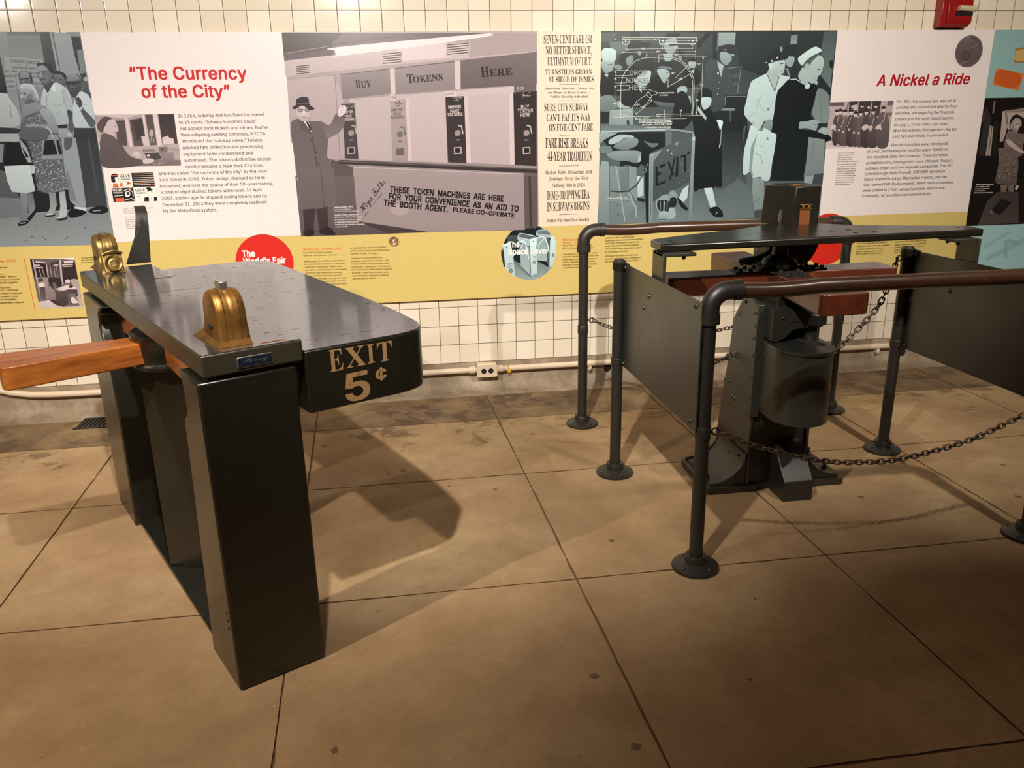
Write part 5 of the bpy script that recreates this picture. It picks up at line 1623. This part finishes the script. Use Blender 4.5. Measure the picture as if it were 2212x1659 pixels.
# angle strips with rivets down the front edges
b = MB(); b.box(3.116, 3.150, -1.600, -1.560, .33, .79)
for z in (.755, .705, .655, .585, .50, .41, .35): b.dome((3.116, -1.582, z), .007, (-1, 0, 0), .006, 8)
sh(b).build('riveted_strip', M['olive'], rt, .002)
# upper housing with domed opening
hs = [(3.150, .660), (3.170, .655), (3.205, .668), (3.235, .700), (3.262, .704), (3.30, .704), (3.30, .760), (3.28, .778), (3.150, .785)]
b = MB(); b.prism(hs, 'y', -1.66, -1.50); b.dome((3.19, -1.661, .75), .007, (0, -1, 0), .005, 8); b.dome((3.27, -1.661, .745), .007, (0, -1, 0), .005, 8); sh(b).build('upper_housing', M['olive'], rt, .006)
# coin vault: straight left wall, rounded front
U = [(3.142, -1.575), (3.142, -1.72)] + [(3.252+.110*math.cos(math.radians(a)), -1.72+.110*math.sin(math.radians(a))) for a in range(180, 361, 12)] + [(3.362, -1.575)]
b = MB(); b.prism(U, 'z', .362, .640); b.dome((3.142, -1.63, .60), .006, (-1, 0, 0), .005, 8); b.dome((3.142, -1.63, .42), .006, (-1, 0, 0), .005, 8)
cb_ = sh(b).build('coin_vault', M['olive'], rt, .003)
U2 = [(3.139, -1.575), (3.139, -1.722)] + [(3.252+.1135*math.cos(math.radians(a)), -1.722+.1135*math.sin(math.radians(a))) for a in range(180, 361, 12)] + [(3.365, -1.575)]
b = MB(); b.prism(U2, 'z', .640, .652); sh(b).build('vault_lid', M['olive'], cb_, .002)
b = MB(); b.prism(round_poly([(3.215, -1.575), (3.270, -1.575), (3.345, -1.70), (3.330, -1.745), (3.300, -1.735), (3.215, -1.62)], .01, 3), 'z', .6485, .6527); sh(b).build('lid_opening', M['dark'], cb_)
# foot in front
b = MB(); b.prism([(-1.715, 0), (-1.57, 0), (-1.57, .215), (-1.61, .205), (-1.715, .085)], 'x', 3.228, 3.352); sh(b).build('foot', M['iron'], rt, .004)
# quarter-round gussets with bolts
for side in (-1, 1):
    X0 = 3.124 if side < 0 else 3.384
    for yy in (-1.585, -1.30):
        b = MB(); pr = [(X0, .03), (X0+side*.152, .03), (X0+side*.152, .042)] + [(X0+side*(.152-.147*math.sin(math.radians(t))), .042+.125*(1-math.cos(math.radians(t)))) for t in (20, 40, 60, 78, 90)]
        b.prism(pr, 'y', yy, yy+.012); sh(b).build('gusset', M['iron'], rt, .001)
    b = MB(); pts = [(X0+side*(.148-.143*math.sin(math.radians(t))), .036+.125*(1-math.cos(math.radians(t)))) for t in (0, 20, 40, 60, 78, 90)]
    th = [(x, z-.010) for x, z in pts[::-1]]; b.prism(pts+th, 'y', -1.574, -1.30)
    for y, z in ((-1.52, .135), (-1.44, .115), (-1.54, .10), (-1.47, .085), (-1.40, .07)): b.dome((X0+side*(.004+(.161-z)*.25), y, z), .006, (side, 0, .3), .005, 8)
    sh(b).build('foot_bracket', M['iron'], rt, .002)
    for y in (-1.50, -1.36):
        b = MB(); b.lathe([(0, .03), (.012, .03), (.012, .045), (.006, .047), (.005, .075), (0, .075)], (X0+side*.135, y, 0), 12)
        sh(b).build('anchor_bolt', M['iron'], rt)
# pawl shaft beside the vault
b = MB(); b.tube([(3.318, -1.64, .60), (3.325, -1.63, .735)], .024, 16); b.lathe([(0, .705), (.036, .705), (.040, .712), (.050, .716), (.050, .755), (.042, .765), (0, .765)], (3.330, -1.63, 0), 20); b.tube([(3.225, -1.60, .742), (3.33, -1.63, .742)], .026, 14); b.lathe([(0, .0), (.018, .0), (.018, .03), (0, .03)], (3.222, -1.645, .735), 6, 'x'); sh(b).build('pawl_shaft', M['iron'], rt, .002)
b = MB(); b.prism(round_poly([(3.19, .775), (3.30, .70), (3.36, .72), (3.40, .78), (3.40, .822), (3.19, .822)], .012, 3), 'y', -1.60, -1.42); sh(b).build('bearing_block', M['iron'], rt, .006)
# hub plate with bolts and dome
ZA = .900
b = MB(); star = []
for k in range(4):
    a = k*math.pi/2; ca, sa = math.cos(a), math.sin(a)
    for x, y in ((.075, -.055), (.17, -.045), (.19, -.03), (.19, .03), (.17, .045), (.075, .055)): star.append((3.25+x*ca-y*sa, -1.47+x*sa+y*ca))
b.prism(star, 'z', ZA, ZA+.006); hp = sh(b).build('hub_plate', M['iron'], rt, 0)
for k in range(4):
    a = k*math.pi/2; ca, sa = math.cos(a), math.sin(a)
    for x, y in ((.09, -.035), (.09, .035), (.13, -.028), (.13, .028), (.17, -.022), (.17, .022)):
        b = MB(); b.lathe([(0, ZA+.004), (.009, ZA+.004), (.009, ZA+.014), (.007, ZA+.016), (0, ZA+.016)], (3.25+x*ca-y*sa, -1.47+x*sa+y*ca, 0), 8); sh(b).build('bolt_head', M['iron'], hp)
b = MB(); b.lathe([(0, ZA+.004), (.052, ZA+.004), (.066, ZA+.014), (.070, ZA+.028), (.062, ZA+.044), (.042, ZA+.054), (.032, ZA+.062), (.028, ZA+.085), (.028, 1.03), (0, 1.03)], (3.25, -1.47, 0), 32); b.lathe([(0, .80), (.06, .80), (.075, .82), (.075, .9), (0, .9)], (3.25, -1.47, 0), 24); sh(b).build('spindle', M['iron'], rt)
for k, (L, w1) in enumerate(((.475, .165), (.49, .175), (.475, .15), (.50, .185))):
    b = MB(); paddle(b, 0, 0, 0, .05, L, .098, w1, -.0375, .0375, .03)
    o = b.build('arm', M['arm_red'], rt, .011, None, 3); o.location = (0, 0, ZA-.0375); o.rotation_euler = (0, 0, k*math.pi/2+math.radians(1.0))
# overhead beam
bm_ = round_poly([(2.690, -1.685), (4.020, -1.612), (4.026, -1.490), (3.885, -1.452), (3.61, -1.345), (3.50, -1.232), (3.33, -1.190), (3.205, -1.300), (3.03, -1.383), (2.93, -1.418), (2.692, -1.540)], [.02, .02, .02, .05, .08, .05, .05, .08, .1, .1, .02], 5)
b = MB(); b.prism(bm_, 'z', 1.022, 1.050); sh(b).build('overhead_beam', M['green'], rt, .006)
for x, y in ((2.75, -1.60), (2.75, -1.645), (3.96, -1.53), (3.96, -1.585), (3.44, -1.50), (3.52, -1.49), (3.50, -1.575), (3.58, -1.572)):
    b = MB(); b.lathe([(0, 1.0495), (.010, 1.0495), (.010, 1.0508), (0, 1.0508)], (x, y, 0), 12); sh(b).build('counterbore', M['dark'], rt)
for x, y0, y1 in ((2.688, -1.735, -1.612), (3.958, -1.672, -1.552)):
    b = MB(); b.box(x-.006, x+.006, y0, y1, .86, 1.022); b.box(x-.006 if x < 3 else x-.10, x+.12 if x < 3 else x+.006, y0+.01, y1-.01, 1.010, 1.022)
    for yy in (y0+.03, y1-.03):
        b.dome((x+.08 if x < 3 else x-.07, yy, 1.011), .009, (0, 0, -1), .016, 8)
    sh(b).build('beam_bracket', M['olive'], rt, .002)
# fare box
FX = Vector((3.44, -1.19, 0))
fb_pts = [(3.330, -1.13), (3.398, -1.275), (3.505, -1.275), (3.532, -1.225), (3.532, -1.10), (3.50, -1.07), (3.36, -1.07)]
b = MB(); b.prism(fb_pts, 'z', 1.045, 1.205)
b.v = [(x + (0 if z > 1.1 else (-.012 if x < 3.4 else 0)), y, z) for x, y, z in b.v]
fbx = sh(b).build('fare_box', M['green'], rt, .004)
b = MB(); b.box(3.418, 3.463, -1.283, -1.273, 1.045, 1.118); sh(b).build('copper_plate', M['orange'], fbx, .001)
b = MB(); b.box(3.415, 3.466, -1.288, -1.272, 1.112, 1.120); b.box(3.415, 3.466, -1.290, -1.272, 1.128, 1.133); b.dome((3.428, -1.288, 1.123), .006, (0, -1, .3)); b.dome((3.453, -1.288, 1.123), .006, (0, -1, .3)); sh(b).build('coin_slot_hood', M['brass'], fbx, .001)
b = MB(); b.box(3.408, 3.455, -1.22, -1.185, 1.204, 1.209); sh(b).build('top_slot_plate', M['brass'], fbx, .001)
tv = Vector((.068, -.145, 0)).normalized(); nv = Vector((tv.y, -tv.x, 0)); c0 = Vector((3.362, -1.2035, 1.085))-nv*.0-Vector((.004, 0, 0))
b = MB(); P4 = [c0+tv*a+Vector((0, 0, zz))+nv*.0012 for a, zz in ((-.022, -.036), (.024, -.036), (.024, .034), (-.022, .040))]; b.add([tuple(v) for v in P4], [(0, 1, 2, 3)]); sh(b).build('viewing_window', M['dark'], fbx)
b = MB(); b.lathe([(0, 0), (.016, 0), (.028, .004), (.030, .008), (0, .010)], (0, 0, 0), 20, 'x'); cw = b.build('coin_wheel', M['steel'], fbx); cw.location = c0+tv*.016+nv*.003-RO+Vector((0, 0, -.008)); cw.rotation_euler = (0, 0, math.radians(-62)); cw.scale = (1, .55, 1.15)
hop = round_poly([(3.345, 1.020), (3.520, 1.020), (3.520, .955), (3.480, .885), (3.440, .875), (3.345, .955)], [0, 0, .04, .06, .02, .01], 5)
b = MB(); b.prism(hop, 'y', -1.28, -1.12); sh(b).build('hopper', M['olive'], fbx, .006)
b = MB(); b.box(3.300, 3.36, -1.25, -1.12, .90, 1.03)
sh(b).build('chute', M['olive'], fbx, .003)
b = MB(); b.tube([(3.315, -1.262, .955), (3.285, -1.30, .935), (3.23, -1.31, .918), (3.19, -1.30, .912), (3.17, -1.285, .905)], .016, 12); sh(b).build('cable_conduit', M['black_plastic'], fbx)

# ------------------------------------------------------------------ pipe railings and post panels
def flange(mb, x, y, bolts=4, rot=.5):
    mb.lathe([(0, 0), (.079, 0), (.081, .006), (.079, .013), (.050, .022), (.038, .026), (.038, .046), (.035, .052), (0, .052)], (x, y, 0), 32)
    for k in range(bolts):
        a = rot+k*2*math.pi/bolts; mb.dome((x+.062*math.cos(a), y+.062*math.sin(a), .016), .0085, (0, 0, 1), .008, 8)
    return mb
def pipe_railing(label, p0, p1, zt, org, r=.0235):
    x0, y0 = p0; x1, y1 = p1
    e = empty('pipe_railing', label, 'railing', org); Oo = Vector(org)
    d = Vector((x1-x0, y1-y0, 0)); L = d.length; d.normalize()
    def off(mb): mb.v = [(a-Oo.x, c-Oo.y, z-Oo.z) for a, c, z in mb.v]; return mb
    for (x, y) in (p0, p1):
        fl = MB(); flange(fl, x, y); fo_ = off(fl).build('floor_flange', M['iron'], e)
        ps = MB(); ps.tube([(x, y, .04), (x, y, zt-.09)], r, 20); off(ps).build('post', M['iron'], e)
        for zz in (.50,):
            cl = MB(); cl.lathe([(0, zz-.022), (r+.0015, zz-.022), (r+.003, zz-.018), (r+.003, zz+.018), (r+.0015, zz+.022), (0, zz+.022)], (x, y, 0), 20); off(cl).build('collar', M['iron'], e)
    for (x, y), s in ((p0, 1), (p1, -1)):
        R = .058; q = []
        for t in range(0, 91, 15):
            a = math.radians(t); q.append(Vector((x, y, zt-R))+d*(s*R*(1-math.cos(a)))+Vector((0, 0, R*math.sin(a))))
        eb = MB(); eb.tube([Vector((x, y, zt-R-.035))]+q+[Vector((x, y, zt))+d*(s*(R+.035))], r+.0065, 20)
        eb.tube([Vector((x, y, zt-R-.045)), Vector((x, y, zt-R-.015))], r+.010, 20); eb.tube([Vector((x, y, zt))+d*(s*(R+.018)), Vector((x, y, zt))+d*(s*(R+.040))], r+.0095, 20)
        off(eb).build('elbow', M['iron'], e)
    hr = MB(); n = 24
    hr.tube([Vector((x0, y0, zt))+d*(.07+(L-.14)*i/n)+Vector((0, 0, -.006*math.sin(math.pi*min(i/6, 1)))) for i in range(n+1)], r+.0015, 20); off(hr).build('handrail', M['rail'], e, 0, 'worn brown handrail')
    return e
near_r = pipe_railing('near black pipe railing with brown handrail, in front of the pedestal turnstile', (2.703, -2.133), (3.968, -2.133), .968, (3.33, -2.133, 0))
far_r = pipe_railing('far black pipe railing with brown handrail, between pedestal turnstile and wall', (2.640, -.690), (3.965, -.735), .985, (3.30, -.71, 0))
def panel_post(label, x, y0, y1, xo, skew=0., z_top=.945):
    e = empty('panel_post', label, 'barrier panel', (x, y0, 0)); Oo = Vector((x, y0, 0))
    def off(mb): mb.v = [(a-Oo.x, c-Oo.y, z) for a, c, z in mb.v]; return mb
    r = .0235
    ps = MB(); ps.tube([(x, y0, .04), (x, y0, z_top-.02)], r, 20); off(ps).build('post', M['iron'], e)
    cp = MB(); cp.lathe([(0, z_top-.045), (r+.004, z_top-.045), (r+.004, z_top-.012), (r*.8, z_top-.002), (0, z_top)], (x, y0, 0), 20); off(cp).build('post_cap', M['iron'], e)
    for zz in (.515, .915):
        cl = MB(); cl.lathe([(0, zz-.014), (r+.004, zz-.014), (r+.004, zz+.014), (0, zz+.014)], (x, y0, 0), 20)
        cl.box(x+xo-.006, x+xo+.006, y0-.055, y0, zz-.016, zz+.016); cl.dome((x+xo-.007, y0-.042, zz), .008, (-1, 0, 0), .007, 8)
        off(cl).build('clamp', M['iron'], e, .001)
    fl = MB(); flange(fl, x, y0, 4, .2); off(fl).build('floor_flange', M['iron'], e)
    sh_ = MB(); sh_.prism(round_poly([(y0+.005, .497), (y1, .505), (y1, .935), (y0+.005, .925)], .01, 3), 'x', x+xo-.003, x+xo+.003)
    sh_.v = [(a_+(y0-c_)*skew, c_, z_) for a_, c_, z_ in sh_.v]
    for y, z in ((y0-.33, .855), (y0-.275, .80), (y1+.05, .915), (y1+.05, .53)): sh_.dome((x+xo-.003+(y0-y)*skew, y, z), .010, (-1, 0, 0), .007, 10)
    off(sh_).build('sheet', M['olive'], e, .0015)
    return e
panel_post('left post panel, grey-green sheet with rivets between post and near railing', 2.642, -1.312, -2.150, .021, .012)
panel_post('right post panel, dark green sheet at the right edge of the photo', 3.925, -1.288, -2.110, .018, .012)

# ------------------------------------------------------------------ chains
LK = None
def link_mesh():
    global LK
    if LK is None:
        mb = MB(); a, c, rr = .0115, .0058, .0026; pts = []
        for i in range(20):
            t = 2*math.pi*i/20; pts.append(Vector((a*(1 if math.cos(t) > 0 else -1)*.52+.0085*math.cos(t), .0080*math.sin(t), 0)))
        n = 8; m = len(pts); vs = []
        for i, p in enumerate(pts):
            t = (pts[(i+1) % m]-pts[i-1]).normalized(); nx = Vector((0, 0, 1)); ny = t.cross(nx)
            for k in range(n):
                q = 2*math.pi*k/n; vs.append(p+nx*(rr*math.cos(q))+ny*(rr*math.sin(q)))
        mb.add(vs, [(i*n+k, i*n+(k+1) % n, ((i+1) % m)*n+(k+1) % n, ((i+1) % m)*n+k) for i in range(m) for k in range(n)])
        LK = mb.mesh('chain_link', M['chain'], 80)
    return LK
def chain(label, path, org, pitch=.0235, scale=1., rings=(1, 1)):
    e = empty('chain', label, 'chain', org); Oo = Vector(org); P = [Vector(p) for p in path]
    fine = []
    for i in range(len(P)-1):
        p0, p1, p2, p3 = P[max(i-1, 0)], P[i], P[i+1], P[min(i+2, len(P)-1)]
        for k in range(20):
            t = k/20; fine.append(.5*(2*p1+(p2-p0)*t+(2*p0-5*p1+4*p2-p3)*t*t+(3*p1-p0-3*p2+p3)*t**3))
    fine.append(P[-1]); acc = 0; nxt = pitch*.5; k = 0
    for a, c in zip(fine, fine[1:]):
        seg = (c-a).length
        while acc+seg >= nxt:
            p = a.lerp(c, (nxt-acc)/seg); d = (c-a).normalized()
            o = bpy.data.objects.new('chain_link', link_mesh()); COL.objects.link(o); o.parent = e; o.location = p-Oo
            qt = d.to_track_quat('X', 'Z'); o.rotation_mode = 'QUATERNION'
            from mathutils import Quaternion
            o.rotation_quaternion = qt @ Quaternion((1, 0, 0), math.pi/4+(k % 2)*math.pi/2+.25*math.sin(k*1.7)); o.scale = (scale,)*3
            k += 1; nxt += pitch
        acc += seg
    for j, (pt, nb) in enumerate(((P[0], P[1]), (P[-1], P[-2]))):
        if not rings[j]: continue
        mb = MB(); m = 20; n = 8; vs = []; d = (pt-nb); d.z = 0; d = d.normalized() if d.length > .01 else Vector((-1, 0, 0)); cpt = pt+d*.006
        for i in range(m):
            t = 2*math.pi*i/m; cc = cpt+(d*math.cos(t)+Vector((0, 0, 1))*math.sin(t))*.012; rad = (d*math.cos(t)+Vector((0, 0, 1))*math.sin(t)); sd = d.cross(Vector((0, 0, 1)))
            for q in range(n):
                g_ = 2*math.pi*q/n; vs.append(cc+rad*(.0034*math.cos(g_))+sd*(.0034*math.sin(g_))-Oo)
        mb.add(vs, [(i*n+q, i*n+(q+1) % n, ((i+1) % m)*n+(q+1) % n, ((i+1) % m)*n+q) for i in range(m) for q in range(n)])
        mb.tube([cpt+d*.011-Oo, cpt+d*.022-Oo], .005, 8); mb.build('eye_bolt', M['iron'], e)
    return e
chain('rusty chain sagging low between the two posts of the near railing', [(2.752, -2.133, .500), (2.904, -2.133, .432), (3.125, -2.133, .366), (3.30, -2.133, .346), (3.433, -2.133, .349), (3.653, -2.133, .392), (3.80, -2.133, .448), (3.918, -2.133, .500)], (3.33, -2.133, 0), .0205, 1.0)
chain('chain sloping from the right post panel down to the pedestal', [(3.880, -1.29, .892), (3.83, -1.29, .712), (3.757, -1.29, .612), (3.658, -1.30, .522), (3.54, -1.34, .47), (3.43, -1.39, .49), (3.412, -1.40, .51)], (3.65, -1.33, 0), .0255, 1.22)
chain('short chain from the pedestal\u2019s left plate toward the left post panel', [(3.098, -1.385, .528), (3.04, -1.375, .495), (2.92, -1.35, .45), (2.78, -1.325, .46), (2.690, -1.312, .50)], (2.9, -1.34, 0), .0215, 1.0)
chain('chain along the far railing, between its two posts near the tile wall', [(2.690, -.692, .545), (2.75, -.693, .515), (2.90, -.70, .462), (3.10, -.705, .437), (3.322, -.715, .462), (3.50, -.72, .50), (3.75, -.728, .54), (3.915, -.733, .56)], (3.3, -.71, 0), .0205, 1.0)

# ------------------------------------------------------------------ things on the wall
cd_ = empty('electrical_conduit', 'cream painted conduit running along the concrete kerb', 'conduit', (2.2, -.03, .125))
def oc(mb): mb.v = [(x-2.2, y+.03, z-.125) for x, y, z in mb.v]; return mb
b = MB(); b.tube([(-.62, -.03, .42), (-.60, -.03, .30), (-.52, -.03, .22), (-.42, -.03, .178), (-.33, -.03, .150), (-.24, -.03, .134), (-.14, -.03, .128), (0, -.03, .125), (2.17, -.03, .125)], .0165, 14); oc(b).build('pipe', M['white_paint'], cd_)
b = MB(); b.tube([(2.285, -.03, .125), (8.2, -.03, .123)], .0165, 14); oc(b).build('pipe', M['white_paint'], cd_)
for x in (2.145, 2.305):
    b = MB(); b.tube([(x-.018, -.03, .125), (x+.018, -.03, .125)], .021, 14); oc(b).build('coupling', M['white_paint'], cd_)
for x in (1.2, 2.838, 4.66, 6.4):
    b = MB(); b.tube([(x-.009, -.03, .125), (x+.009, -.03, .125)], .0195, 14); b.box(x-.009, x+.009, -.046, -.004, .085, .112); b.dome((x, -.046, .095), .009, (0, -1, 0)); oc(b).build('pipe_clamp', M['white_paint'], cd_)
ol = empty('electrical_outlet', 'cream duplex outlet box on the conduit with black sockets', 'outlet', (2.228, -.03, .085))
def oo_(mb): mb.v = [(x-2.228, y+.03, z-.085) for x, y, z in mb.v]; return mb
b = MB(); b.box(2.172, 2.284, -.055, -.006, .088, .164); oo_(b).build('box', M['white_paint'], ol, .006)
b = MB(); b.prism(round_poly([(2.169, .086), (2.287, .086), (2.287, .160), (2.169, .160)], .008, 3), 'y', -.0595, -.0545); oo_(b).build('cover_plate', M['white_paint'], ol, .0015)
for x in (2.209, 2.250):
    b = MB(); b.lathe([(0, -.0625), (.0135, -.0625), (.015, -.061), (.015, -.058), (0, -.058)], (x, 0, .123), 24, 'y'); s_ = oo_(b).build('socket', M['black_plastic'], ol)
    b = MB(); b.box(x-.007, x-.0045, -.0631, -.0620, .120, .130); b.box(x+.0045, x+.007, -.0631, -.0620, .120, .130); oo_(b).build('slot', M['steel'], s_)
tg = MB(); tg.lathe([(0, -.004), (.010, -.004), (.0115, -.002), (.010, 0), (.004, 0), (.004, -.001), (0, -.001)], (2.357, -.048, .112), 18, 'y'); tg.tube([(2.355, -.047, .122), (2.352, -.0475, .146)], .0022, 8)
tg = tg.build('cable_tag', M['yellow'], None); tag(tg, 'small yellow tag hanging on the conduit beside the outlet', 'tag')
for x, z in ((2.955, .088), (4.845, .062)):
    b = MB(); b.lathe([(0, -.0105), (.020, -.0105), (.026, -.009), (.026, .01), (0, .01)], (0, 0, 0), 14, 'y'); h_ = b.build('wall_hole', M['dark']); h_.location = (x, 0, z); h_.rotation_euler = (0, .5, 0); h_.scale = (.8, 1, 1.2)
    tag(h_, 'dark hole in the concrete kerb ' + ('seen under the left post panel' if x < 3 else 'beside the right post panel'), 'hole')
al = empty('alarm_strobe', 'red fire alarm strobe box on the tiles above the exhibit panel', 'alarm', (4.86, -.04, 1.936))
def oa(mb): mb.v = [(x-4.86, y+.04, z-1.936) for x, y, z in mb.v]; return mb
b = MB(); b.box(4.775, 4.945, -.064, -.001, 1.938, 2.105); oa(b).build('housing', M['red'], al, .004)
b = MB(); b.prism([(-.0635, 1.945), (-.0635, 2.10), (-.078, 2.10), (-.084, 1.965), (-.078, 1.950)], 'x', 4.800, 4.945); oa(b).build('face_plate', M['red'], al, .003)
b = MB(); b.tube([(4.852, -.094, 2.028), (4.955, -.094, 2.024)], [.015, .015], 12); oa(b).build('strobe_lens', M['lens'], al)
b = MB(); b.box(4.846, 4.945, -.0875, -.080, 1.992, 2.008); oa(b).build('strobe_recess', M['dark'], al)
gr = empty('floor_grate', 'small cast iron drain grate by the kerb behind the cabinet turnstile', 'grate', (.13, -.185, 0))
b = MB(); b.box(-.09, .09, -.075, .075, 0, .003); g_ = b.build('frame', M['dark'], gr)
b = MB()
for k in range(8):
    x = -.085+k*.0235; b.add([(x, -.07, .003), (x+.011, -.07, .003), (x+.026, .07, .003), (x+.015, .07, .003), (x, -.07, .007), (x+.011, -.07, .007), (x+.026, .07, .007), (x+.015, .07, .007)], [(4, 5, 6, 7), (0, 1, 5, 4), (1, 2, 6, 5), (2, 3, 7, 6), (3, 0, 4, 7)])
b.box(-.095, .10, -.078, -.068, 0, .008); b.box(-.085, .115, .066, .078, 0, .008); b.build('bars', M['iron'], gr)
flush_text()
